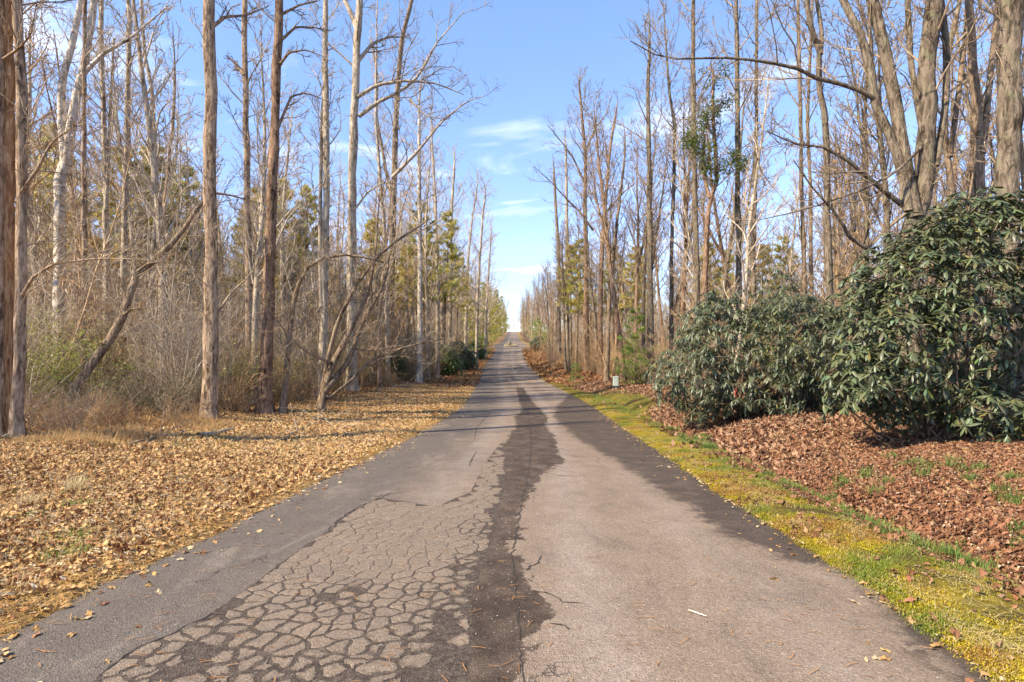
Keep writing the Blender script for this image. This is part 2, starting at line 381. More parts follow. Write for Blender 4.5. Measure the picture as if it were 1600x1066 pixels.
    L.new(c, b.inputs['Base Color'])
    b.inputs['Roughness'].default_value = .88; b.inputs['Specular IOR Level'].default_value = .25
    h = math_(N, L, 'ADD', v.outputs['Distance'], math_(N, L, 'MULTIPLY', n_fine.outputs['Fac'], 1.2))
    h = math_(N, L, 'SUBTRACT', h, math_(N, L, 'MULTIPLY', cr, 1.2))
    bump(N, L, b, h, .006, .8)
    return m
M_ROAD = road_mat()
def plate_mat():
    m, N, L, b = new_mat('asphalt_top')
    tc = N.new('ShaderNodeTexCoord').outputs['Object']
    nm = noise(N, L, tc, 3.2, 5, .65); nf = noise(N, L, tc, 28, 4, .7)
    c = mixc(N, L, maprange(N, L, nm.outputs['Fac'], .35, .72, 0, .45), (.222, .166, .118), (.148, .112, .082))
    inf = N.new('ShaderNodeObjectInfo').outputs['Random']
    c = mixc(N, L, math_(N, L, 'MULTIPLY', inf, .35), c, (.14, .112, .092))
    c = mixc(N, L, maprange(N, L, nf.outputs['Fac'], .52, .7, 0, .5), c, (.13, .098, .075))
    ed = attr(N, 'rim').outputs['Fac']; c = mixc(N, L, maprange(N, L, math_(N, L, 'ADD', ed, math_(N, L, 'MULTIPLY', math_(N, L, 'SUBTRACT', nf.outputs['Fac'], .5), 1.6)), .45, 1.0, 0, .85), c, (.085, .062, .046))
    c, v = aggregate(N, L, tc, c)
    L.new(c, b.inputs['Base Color']); b.inputs['Roughness'].default_value = .9; b.inputs['Specular IOR Level'].default_value = .2
    bump(N, L, b, math_(N, L, 'ADD', v.outputs['Distance'], nf.outputs['Fac']), .005, .8)
    return m
M_PLATE = plate_mat()

def ground_mat():
    m, N, L, b = new_mat('forest_floor')
    tc = N.new('ShaderNodeTexCoord').outputs['Object']
    w = N.new('ShaderNodeVectorMath'); w.operation = 'ADD'; L.new(tc, w.inputs[0])
    s_ = N.new('ShaderNodeVectorMath'); s_.operation = 'SCALE'; s_.inputs['Scale'].default_value = .10
    L.new(noise(N, L, tc, 8, 3, .6).outputs['Color'], s_.inputs[0]); L.new(s_.outputs[0], w.inputs[1])
    v = N.new('ShaderNodeTexVoronoi'); v.inputs['Scale'].default_value = 13; L.new(w.outputs[0], v.inputs['Vector'])
    sp = N.new('ShaderNodeSeparateColor'); L.new(v.outputs['Color'], sp.inputs[0])
    gold = ramp(N, [(0, (.17, .085, .035)), (.3, (.36, .20, .085)), (.6, (.50, .31, .14)), (.85, (.58, .40, .20)), (1, (.30, .15, .06))]); L.new(sp.outputs[0], gold.inputs[0])
    rust = ramp(N, [(0, (.085, .04, .022)), (.3, (.18, .085, .046)), (.6, (.27, .135, .075)), (.85, (.36, .205, .12)), (1, (.13, .06, .035))]); L.new(sp.outputs[0], rust.inputs[0])
    a = attr(N, 'zone'); sz = N.new('ShaderNodeSeparateColor'); L.new(a.outputs['Color'], sz.inputs[0])
    nb = noise(N, L, tc, .8, 4, .6); nm = noise(N, L, tc, 5, 4, .7)
    c = mixc(N, L, sz.outputs[0], gold.outputs[0], rust.outputs[0])          # R: rusty leaves on the right and in the woods
    # G: straw strip beside the road
    straw = mixc(N, L, nm.outputs['Fac'], (.46, .27, .09), (.62, .42, .17))
    c = mixc(N, L, math_(N, L, 'MULTIPLY', sz.outputs[1], maprange(N, L, nb.outputs['Fac'], .3, .6, .5, 1)), c, straw)
    # B: moss on the right verge
    moss = ramp(N, [(.34, (.085, .055, .025)), (.46, (.17, .14, .022)), (.56, (.36, .27, .02)), (.66, (.46, .33, .025)), (.78, (.27, .14, .045))]); L.new(noise(N, L, tc, 2.6, 6, .68).outputs['Fac'], moss.inputs[0])
    mo = maprange(N, L, math_(N, L, 'ADD', sz.outputs[2], math_(N, L, 'MULTIPLY', math_(N, L, 'SUBTRACT', nm.outputs['Fac'], .5), .9)), .42, .58)
    c = mixc(N, L, mo, c, moss.outputs[0])
    c = mixc(N, L, maprange(N, L, v.outputs['Distance'], .035, .075, 0, .5), c, (.06, .035, .02))
    L.new(c, b.inputs['Base Color']); b.inputs['Roughness'].default_value = .95; b.inputs['Specular IOR Level'].default_value = .1
    h = math_(N, L, 'ADD', math_(N, L, 'MULTIPLY', sp.outputs[1], .6), noise(N, L, tc, 40, 3, .7).outputs['Fac'])
    bump(N, L, b, h, .03, .8)
    return m
M_GROUND = ground_mat()

# ------------------------------------------------------------------ ground sheet
def grow(a, b, step, g=1.09, cap=60):
    o = [a]; s = step
    while o[-1] < b: o.append(o[-1]+s); s = min(s*g, cap)
    return o
def zone_colour(x, y):
    uR = x-(xr(y)+hwR(y)); uL = (xr(y)-hwL(y))-x
    nz = vnoise(x, y, 21, 1.7)*.6+vnoise(x, y, 22, .6)*.4
    rust = np.where(uR > 0, smooth(.9, 1.6, uR+.25*nz), smooth(3.6, 7.5, uL+1.2*nz)*.8+.06)
    rust = np.where((uR > 0) & (y > 60), rust*.75, rust)
    straw = np.where(uL > -.3, smooth(1.3, .1, uL+.3*nz), 0)*smooth(60, 20, y)
    straw = np.maximum(straw, np.where(uR > -.3, smooth(1.6, .2, uR+.3*nz), 0)*smooth(28, 55, y))
    edge_g = 1.15+1.7*np.exp(-((y-25)/5.5)**2)
    moss = np.where(uR > -.3, smooth(edge_g+.25, edge_g-.55, uR+.45*nz), 0)*smooth(75, 28, y)*(.78+.5*nz)
    return np.stack([rust, straw, moss], -1)
xs = grow(14, 900, .3, 1.12); xs = np.array([-a for a in xs[::-1]][:-1] + list(np.arange(-14, 14.01, .16)) + xs[1:])
ys = np.array([-60, -40, -25, -15, -8, -4, -2] + list(np.arange(0, 15, .15)) + grow(15, 2800, .17, 1.034, 80))
GX, GY = np.meshgrid(xs, ys); nx, ny = len(xs), len(ys)
V = np.stack([GX.ravel(), GY.ravel(), gz(GX.ravel(), GY.ravel())], -1)
i = np.arange(ny-1)[:, None]*nx + np.arange(nx-1)[None]
Q = np.stack([i, i+1, i+nx+1, i+nx], -1).reshape(-1, 4)
me = raw_mesh('ground', V, [Q], M_GROUND)
at = me.color_attributes.new('zone', 'FLOAT_COLOR', 'POINT')
zc = np.ones((len(V), 4), np.float32); zc[:, :3] = zone_colour(V[:, 0], V[:, 1]); at.data.foreach_set('color', zc.ravel())
tag(link('ground', me), 'forest floor covered in fallen leaves on both sides of the road', kind='structure')

# ------------------------------------------------------------------ road
def poly_sd(poly, X, Y):
    """signed distance to polygon, negative inside"""
    d = np.full(X.shape, 1e9); ins = np.zeros(X.shape, bool); n = len(poly)
    for k in range(n):
        ax, ay = poly[k]; bx, by = poly[(k+1) % n]; ex, ey = bx-ax, by-ay
        t = np.clip(((X-ax)*ex+(Y-ay)*ey)/(ex*ex+ey*ey+1e-12), 0, 1)
        d = np.minimum(d, np.hypot(X-ax-t*ex, Y-ay-t*ey))
        c = (ay > Y) != (by > Y)
        ins ^= c & (X < (bx-ax)*(Y-ay)/(by-ay+1e-12)+ax)
    return np.where(ins, -d, d)
def topoly(px): return [tuple(ray_road(a, b)) for a, b in px]
mid_px = [(806, 606), (812, 630), (816, 640), (804, 652), (808, 665), (797, 680), (783, 700), (779, 722), (770, 745), (762, 790), (745, 832), (728, 865), (722, 905), (700, 940), (640, 1000), (600, 1100), (500, 1300),
          (800, 1300), (812, 1100), (818, 1040), (832, 1000), (858, 962), (842, 925), (826, 898), (802, 862), (809, 830), (815, 790), (838, 755), (857, 735), (882, 720), (870, 706), (872, 690), (852, 666), (857, 652), (832, 628), (818, 606)]
mid_poly = topoly(mid_px)
edge_px = [(888, 617), (872, 634), (864, 650), (882, 668), (906, 690), (955, 716), (1003, 748), (1047, 774), (1092, 802), (1123, 830), (1178, 855), (1234, 873), (1300, 888), (1348, 913), (1392, 968), (1454, 1026), (1520, 1080), (1660, 1250)]
edge_line = topoly(edge_px)
edge_poly = edge_line + [(6, edge_line[-1][1]), (6, edge_line[0][1])]
crack_px = [(90, 1100), (150, 1062), (215, 1012), (300, 978), (400, 911), (472, 856), (513, 830), (540, 806), (592, 777), (640, 786), (685, 791), (736, 768), (750, 740), (766, 712), (786, 688), (790, 745), (779, 800), (760, 878), (745, 913), (735, 950), (740, 1023), (720, 1100)]
crack_poly = topoly(crack_px)
vs = np.linspace(-1, 1, 92)
ry = np.array([-25, -12, -6, -3, -1, 0, 1] + list(np.arange(1.5, 14, .06)) + grow(14, 400, .07, 1.02, 4))
RV, RY = np.meshgrid(vs, ry)
jl = .05*vnoise(RY, RY*0, 31, .45)+.03*vnoise(RY, RY*0, 32, .13)+.05*vnoise(RY, RY*0, 33, 2.)+.16*vnoise(RY, RY*0, 37, 7.)*smooth(15, 60, RY)
jr = .05*vnoise(RY, RY*0, 34, .5)+.03*vnoise(RY, RY*0, 35, .15)+.06*vnoise(RY, RY*0, 36, 2.)+.16*vnoise(RY, RY*0, 38, 8.)*smooth(15, 60, RY)
half = np.where(RV < 0, hwL(RY)+jl, hwR(RY)+jr)
RX = xr(RY)+RV*half
RZ = zr(RY) + .0*RV - .012*smooth(.93, 1.0, np.abs(RV))
sh = RX.shape
V = np.stack([RX.ravel(), RY.ravel(), RZ.ravel()], -1)
nv = len(vs); i = np.arange(len(ry)-1)[:, None]*nv + np.arange(nv-1)[None]
Q = np.stack([i, i+1, i+nv+1, i+nv], -1).reshape(-1, 4)
me = raw_mesh('road', V, [Q], M_ROAD)
def fattr(me, name, a):
    at = me.attributes.new(name, 'FLOAT', 'POINT'); at.data.foreach_set('value', a.astype(np.float32).ravel())
fattr(me, 'lat', RV)
fattr(me, 'stain_mid', np.minimum(poly_sd(mid_poly, RX, RY), np.abs(RX-(xr(RY)+.0+.12*vnoise(RY, RY*0, 41, 3.)))*1.0+.12+.06*vnoise(RY, RY*0, 42, .7)+smooth(70, 30, 100-RY)*.1))
fattr(me, 'stain_edge', np.where((RY > edge_line[-1][1]) & (RY < edge_line[0][1]+4), poly_sd(edge_poly, RX, RY), 1.0))
fattr(me, 'crackzone', poly_sd(crack_poly, RX, RY)+.012*vnoise(RX, RY, 47, .09)+.015*vnoise(RX, RY, 48, .22))
trk = np.exp(-((RV*2.7-.72)/.24)**2) + np.exp(-((RV*2.7+.85)/.26)**2)*.9 + .5*np.exp(-((RV*2.7-1.9)/.3)**2)
fattr(me, 'track', np.clip(trk, 0, 1)*(0.75+.25*vnoise(RX, RY, 43, 2.)))
road = tag(link('road', me), 'worn grey asphalt road with dark stains running down and up the valley', kind='structure')

# cracked asphalt pieces (voronoi cells, shrunk so that the joints are open and recessed)
def clip(poly, nx_, ny_, c):
    out = []
    for k in range(len(poly)):
        a = poly[k]; b = poly[(k+1) % len(poly)]
        da = a[0]*nx_+a[1]*ny_-c; db = b[0]*nx_+b[1]*ny_-c
        if da <= 0: out.append(a)
        if (da < 0 < db) or (db < 0 < da):
            t = da/(da-db); out.append((a[0]+t*(b[0]-a[0]), a[1]+t*(b[1]-a[1])))
    return out
def build_plates():
    rg = R(5); seeds = []
    pol = np.array(crack_poly); x0, x1, y0, y1 = pol[:, 0].min(), pol[:, 0].max(), pol[:, 1].min(), pol[:, 1].max()
    tries = 0
    while tries < 60000 and len(seeds) < 900:
        tries += 1
        p = (rg.uniform(x0-.2, x1+.2), rg.uniform(y0-.2, y1+.4))
        md = (.06+.12*rg.rand()**1.7)+.05*smooth(4.2, 8, p[1])
        if p[1] > 6: md *= 1.3
        if all((p[0]-q[0])**2+((p[1]-q[1])*.95)**2 > md*md for q in seeds): seeds.append(p)
    S = np.array(seeds); sdv = poly_sd(crack_poly, S[:, 0], S[:, 1]); keep = np.nonzero((sdv < -.012) & (S[:, 1] > 2.35))[0]
    near_mid = poly_sd(mid_poly, S[:, 0], S[:, 1])
    n = 0; keep = keep[np.argsort(S[keep, 1])]; rest = []; no = 0
    for k in keep:
        p = S[k]; cell = [(p[0]-.4, p[1]-.4), (p[0]+.4, p[1]-.4), (p[0]+.4, p[1]+.4), (p[0]-.4, p[1]+.4)]
        for j in np.argsort(np.hypot(*(S-p).T))[1:22]:
            q = S[j]; nn = q-p; c = (q@q-p@p)/2
            cell = clip(cell, nn[0], nn[1], c)
            if len(cell) < 3: break
        if len(cell) < 3: continue
        # damage grows towards the camera and the stain
        wear = float(np.clip(smooth(4.9, 3.0, p[1])*.7 + smooth(.35, -.15, near_mid[k])*.7 + .45*float(vnoise(p[0], p[1], 50, .55)), 0, 1))
        if near_mid[k] < -.08 and rg.rand() < .35+.3*wear: continue
        if wear > .7 and rg.rand() < .1: continue
        gap = .001 + .018*wear**1.4*rg.uniform(.2, 1.3)
        cc = np.array(cell); ctr = cc.mean(0)
        # subdivide, jitter
        pts = []
        for a in range(len(cc)):
            A, B = cc[a], cc[(a+1) % len(cc)]; ln = np.hypot(*(B-A)); m = max(1, int(ln/(.024 if p[1] < 5 else .045)))
            for t in np.arange(m)/m: pts.append(A+(B-A)*t)
        pts = np.array(pts)
        if len(pts) > 26: pts = pts[np.linspace(0, len(pts)-1, 26).astype(int)]
        if len(pts) > 5:
            sm = (np.roll(pts, 1, 0)+np.roll(pts, -1, 0)+pts)/3; pts = pts*(1-.5*wear)+sm*.5*wear
        pts = pts+.022*np.column_stack([vnoise(pts[:, 0], pts[:, 1], 44, .085), vnoise(pts[:, 0], pts[:, 1], 45, .085)])+.008*np.column_stack([vnoise(pts[:, 0], pts[:, 1], 46, .03), vnoise(pts[:, 0], pts[:, 1], 49, .03)])
        ctr = pts.mean(0); dv = pts-ctr; dl = np.hypot(*dv.T)[:, None]+1e-9
        pts = ctr + dv*np.maximum(.25, (dl-gap-(.003+.008*wear)*rg.rand(len(pts), 1))/dl)
        sdp = poly_sd(crack_poly, pts[:, 0], pts[:, 1]); far_out = sdp > -.008
        if far_out.any(): pts[far_out] = ctr+(pts[far_out]-ctr)*np.maximum(.15, 1-(sdp[far_out]+.016)/np.maximum(np.hypot(*(pts[far_out]-ctr).T), .02))[:, None]
        m = len(pts); tiltz = rg.uniform(-.002, .002)
        h = .0035+tiltz*.5
        zb = zr(pts[:, 1])
        dv = pts-ctr; ins = ctr+dv*(1-.006/np.maximum(np.hypot(*dv.T)[:, None], .02))
        base = np.column_stack([pts, zb-.004]); top = np.column_stack([pts, zb+h-.0025]); topi = np.column_stack([ins, zr(ins[:, 1])+h])
        c3 = np.array([[ctr[0], ctr[1], float(zr(ctr[1]))+h+.0015]])
        Vv = np.concatenate([base, top, topi, c3]); a = np.arange(m); b2 = (a+1) % m
        quads = np.concatenate([np.stack([a, b2, b2+m, a+m], -1), np.stack([a+m, b2+m, b2+2*m, a+2*m], -1)])
        tris = np.stack([a+2*m, b2+2*m, np.full(m, 3*m)], -1)
        rim_ = np.r_[np.ones(m), np.ones(m), np.full(m, .8), 0.0]*(.15+.75*wear)
        if n >= 300: rest.append((Vv, quads+no, tris+no, rim_)); no += len(Vv); continue
        pm = raw_mesh('asphalt_piece', Vv, [quads, tris], M_PLATE, False); fattr(pm, 'rim', rim_); link('asphalt_piece', pm, road); n += 1
    if rest:
        pm = raw_mesh('asphalt_piece', np.concatenate([a[0] for a in rest]), [np.concatenate([a[1] for a in rest]), np.concatenate([a[2] for a in rest])], M_PLATE, False); fattr(pm, 'rim', np.concatenate([a[3] for a in rest]))
        link('asphalt_piece', pm, road)['kind'] = 'stuff'
    return n, len(rest)
print('plates', build_plates())

# narrow open cracks running off the stain (dark grooves laid into the road)
M_CRACK = plain_mat('crack_dirt', (.045, .033, .025), .95, 60, .5)
def crack_strip(px, w=.012, seed=0):
    rg = R(seed); P = np.array([ray_road(a, b) for a, b in px]); Q_ = [P[0]]
    for k in range(1, len(P)):
        ln = np.hypot(*(P[k]-P[k-1])); m = max(2, int(ln/.05))
        for t in range(1, m+1): Q_.append(P[k-1]+(P[k]-P[k-1])*t/m + rg.normal(0, .010, 2)*(t < m))
    Q_ = np.array(Q_); T = np.gradient(Q_, axis=0); T /= np.hypot(*T.T)[:, None]+1e-9; Nn = np.column_stack([-T[:, 1], T[:, 0]])
    ww = w*np.sin(np.linspace(.25, 3.0, len(Q_)))*rg.uniform(.4, 1.6, len(Q_))
    A = Q_+Nn*ww[:, None]*.5; B = Q_-Nn*ww[:, None]*.5
    return np.concatenate([np.column_stack([A, zr(A[:, 1])+.0035]), np.column_stack([B, zr(B[:, 1])+.0035])]), len(Q_)
cracks = [[(836, 925), (862, 930), (878, 942), (912, 944)], [(858, 975), (882, 978), (890, 984)], [(822, 893), (842, 880), (846, 866)], [(770, 762), (748, 778), (725, 790)],
          [(795, 580), (806, 598), (816, 618)], [(733, 730), (738, 716), (745, 705)], [(860, 742), (885, 744), (900, 745)], [(592, 780), (608, 772), (640, 768)], [(513, 832), (530, 812), (545, 802), (560, 792), (592, 779)],
          [(150, 1062), (210, 1018), (300, 975)], [(820, 1100), (812, 1000), (806, 930), (800, 870), (812, 800), (826, 740), (830, 690), (826, 650), (816, 620)], [(300, 975), (330, 960), (352, 962)],
          [(770, 640), (745, 668), (740, 690)], [(868, 700), (893, 706), (905, 706)], [(866, 718), (880, 722), (898, 722)], [(560, 842), (590, 820), (618, 812)]]
VV, QQ, o = [], [], 0
for k, c in enumerate(cracks):
    v_, m = crack_strip(c, .016 if k != 10 else .02, k); a = np.arange(m-1)
    VV.append(v_); QQ.append(np.stack([a, a+1, a+1+m, a+m], -1)+o); o += len(v_)
cr = link('crack', raw_mesh('crack', np.concatenate(VV), [np.concatenate(QQ)], M_CRACK, False), road); cr['kind'] = 'stuff'

# ------------------------------------------------------------------ trees: generators
def path(rg, p, d, length, n, wig=.12, up=.05):
    d = np.asarray(d, float); d = d/np.linalg.norm(d); P = [np.asarray(p, float)]; s = length/(n-1)
    for _ in range(n-1):
        d = d + rg.normal(0, wig, 3); d[2] += up; d /= np.linalg.norm(d); P.append(P[-1]+d*s)
    return np.array(P)
def along(P, t):
    f = t*(len(P)-1); i = min(int(f), len(P)-2); w = f-i; return P[i]*(1-w)+P[i+1]*w, P[i+1]-P[i]
def side_dir(rg, T, ang, up=.25, az=None):
    T = T/np.linalg.norm(T); a = rg.uniform(0, 2*math.pi) if az is None else az
    ref = np.array([0, 0, 1.]) if abs(T[2]) < .9 else np.array([1., 0, 0])
    U = np.cross(T, ref); U /= np.linalg.norm(U); W = np.cross(T, U)
    return T*math.cos(ang)+(U*math.cos(a)+W*math.sin(a))*math.sin(ang)+np.array([0, 0, up])
def twiggery(rg, tb, P, r0, L, nb=6, nt=4, tmin=.2, rmin=.0045, wig=.16, up=.05):
    """branches and twigs on a limb path P"""
    for k in range(nb):
        t = tmin+(1-tmin)*(k+rg.rand())/nb; p, T = along(P, min(t, .99)); l = L*(1-.5*t)*rg.uniform(.5, 1.2)
        B = path(rg, p, side_dir(rg, T, rg.uniform(.5, 1.05), .12), l, 6, wig*1.25, up)
        rb = max(r0*(1-.75*t)*.5, rmin*1.5); tb.add(B, np.linspace(rb, rmin*.9, 6), 3, rg.uniform(.8, 1.1))
        for j in range(nt+1):
            t2 = rg.uniform(.12, .98); p2, T2 = along(B, t2); l2 = l*rg.uniform(.3, .65)*(1.15-.6*t2)
            C = path(rg, p2, side_dir(rg, T2, rg.uniform(.4, .95), .12), l2, 4, wig*1.4, up)
            tb.add(C, np.linspace(max(rb*.5, rmin), rmin*.65, 4), 3, rg.uniform(.75, 1.15))
            if nt > 3 and l2 > .4:
                for _ in range(3):
                    p3, T3 = along(C, rg.uniform(.2, .95)); tb.add(path(rg, p3, side_dir(rg, T3, .7, .1), l2*rg.uniform(.3, .6), 2 if l2 < .8 else 3, wig, up), [rmin*.8, rmin*.45] if l2 < .8 else [rmin*.8, rmin*.6, rmin*.4], 3, 1.)
def limbs_on(rg, tb, P, rad, t0, t1, n, L0, ang=(.45, .95), nb=6, nt=4, rmin=.0045, lr=.42, wig=.13, up=.07):
    az = rg.uniform(0, 6.28)
    for k in range(n):
        t = t0+(t1-t0)*(k+.7*rg.rand())/n; p, T = along(P, min(t, .985)); az += 2.4+rg.normal(0, .5)
        f = (t-t0)/(t1-t0+1e-6)
        L = L0*(1.0-.62*f)*rg.uniform(.55, 1.15); rt = np.interp(t, np.linspace(0, 1, len(rad)), rad)
        rl = min(rt*lr*1.25, max(.012, L*.0135))
        B = path(rg, p, side_dir(rg, T, rg.uniform(*ang)*(1-.25*f), .05, az), L, 8, wig, up)
        tb.add(B, np.linspace(rl, rmin, 8)**1., 5, rg.uniform(.85, 1.1))
        twiggery(rg, tb, B, rl, L*.5, nb, nt, .18, rmin, wig*1.2, up*.7)
def bare_tree_meshes(seed, H, r0, cs, spread, nl, bark, twig, lean=.02, nb=6, nt=4, rmin=.006, fork=0, wander=.022):
    rg = R(seed); n = 16
    P = path(rg, (0, 0, -.25), (rg.normal(0, lean), rg.normal(0, lean), 1), H, n, wander, .03)
    P[:, 0] += .12*np.sin(np.linspace(0, rg.uniform(2, 5), n)+rg.rand()*6)*np.linspace(0, 1, n)*H*.03
    rad = r0*np.linspace(1, .0, n)**.75*.97+.012; rad[0] *= 1.45; rad[1] *= 1.03
    tr = Tubes(); tr.add(P, rad, 10); cr = Tubes()
    for _ in range(fork):
        t = rg.uniform(.3, .6); p, T = along(P, t); rf = np.interp(t, np.linspace(0, 1, n), rad)*.75
        B = path(rg, p, side_dir(rg, T, .38, .25), H*(1-t)*.95, 10, .06, .10); rb = rf*np.linspace(1, .06, 10)**.8
        tr.add(B, rb, 7); limbs_on(rg, cr, B, rb, .25, .97, int(nl*.5), spread*.7, nb=nb, nt=nt, rmin=rmin)
    limbs_on(rg, cr, P, rad, cs, .97, nl, spread, nb=nb, nt=nt, rmin=rmin)
    for _ in range(3):   # dead stubs low down
        p, T = along(P, rg.uniform(.12, cs)); cr.add(path(rg, p, side_dir(rg, T, 1.2, 0), rg.uniform(.3, 1.4), 5, .2, 0), np.linspace(.018, .005, 5), 4)
    return tr.mesh('trunk', BARK[bark], .13, seed), cr.mesh('crown', TWIG[twig])

def needles(rg, pos, dirs, size, col, per=9, droop=0):
    """tufts of thin needle blades"""
    n = len(pos); m = n*per; p = np.repeat(pos, per, 0); d = np.repeat(dirs, per, 0)
    d = d+rg.normal(0, .62, (m, 3)); d /= np.linalg.norm(d, axis=1)[:, None]; d[:, 2] -= droop
    s = np.repeat(size, per)*rg.uniform(.6, 1.2, m)
    w = np.cross(d, rg.normal(0, 1, (m, 3))); w /= np.linalg.norm(w, axis=1)[:, None]+1e-9
    A = p-w*(s*.085)[:, None]; B = p+w*(s*.085)[:, None]; C = p+d*s[:, None]+w*(s*.03)[:, None]; D = p+d*s[:, None]-w*(s*.03)[:, None]
    V = np.stack([A, B, C, D], 1).reshape(-1, 3); Q = np.arange(m*4).reshape(m, 4)
    c = np.repeat(col, per, 0)*rg.uniform(.7, 1.25, (m, 1)); c = np.clip(c, 0, 1); return V, Q, np.repeat(c, 4, 0)
def pine_meshes(seed, H, r0, cs, spread, col, nwh=16, per=8, clump=11, bark='brown', nsz=.17, droop=.0):
    rg = R(seed); n = 14; P = path(rg, (0, 0, -.2), (rg.normal(0, .02), rg.normal(0, .02), 1), H, n, .02, .02)
    rad = r0*np.linspace(1, .03, n)**.85; tr = Tubes(); tr.add(P, rad, 9); cr = Tubes(); pos, dr = [], []
    for k in range(nwh):
        t = cs+(1-cs)*(k+.3*rg.rand())/nwh; f = (t-cs)/(1-cs)
        for j in range(rg.randint(4, 7)):
            p, T = along(P, min(t+rg.uniform(-.01, .01), .99)); a = rg.uniform(0, 6.28)
            L = spread*(1-f)**.7*(.35+.65*min(1, f*4+.4))*rg.uniform(.5, 1.15)+.15
            B = path(rg, p, (math.cos(a), math.sin(a), .15+.5*f-droop), L, 6, .09, .035)
            cr.add(B, np.linspace(max(.008, L*.011), .004, 6), 4)
            for c in range(clump):
                t2 = rg.uniform(.25, 1)**.8; q, TT = along(B, min(t2, .99)); tv = side_dir(rg, TT, .9, .05); tv[2] *= .35
                q2 = q+tv/np.linalg.norm(tv)*rg.uniform(0, .30)*L*.6
                if rg.rand() < .4: cr.add(np.array([q, (q+q2)/2+[0, 0, .01], q2]), [.005, .004, .003], 3)
                pos.append(q2); dr.append(TT/np.linalg.norm(TT)*.5+tv*.3+[0, 0, .15])
    pos = np.array(pos); dr = np.array(dr); cc = np.array(col)[None]*(rg.uniform(.65, 1.3, (len(pos), 1)))
    cc[:, 0] *= rg.uniform(.85, 1.25, len(pos))
    V, Q, C = needles(rg, pos, dr, np.full(len(pos), nsz)*rg.uniform(.8, 1.2, len(pos)), cc, per, .05)
    return tr.mesh('trunk', BARK[bark], .1, seed), cr.mesh('branches', TWIG['brown']), raw_mesh('foliage', V, [Q], M_NEEDLE, False, C)

def place(name, meshes, parts, loc, rz, sc, label, cat, group):
    o = empty(name, loc, label, cat, group); o.rotation_euler = (0, 0, rz); o.scale = (sc, sc, sc)
    for m, p in zip(meshes, parts): link(p, m, o)
    return o

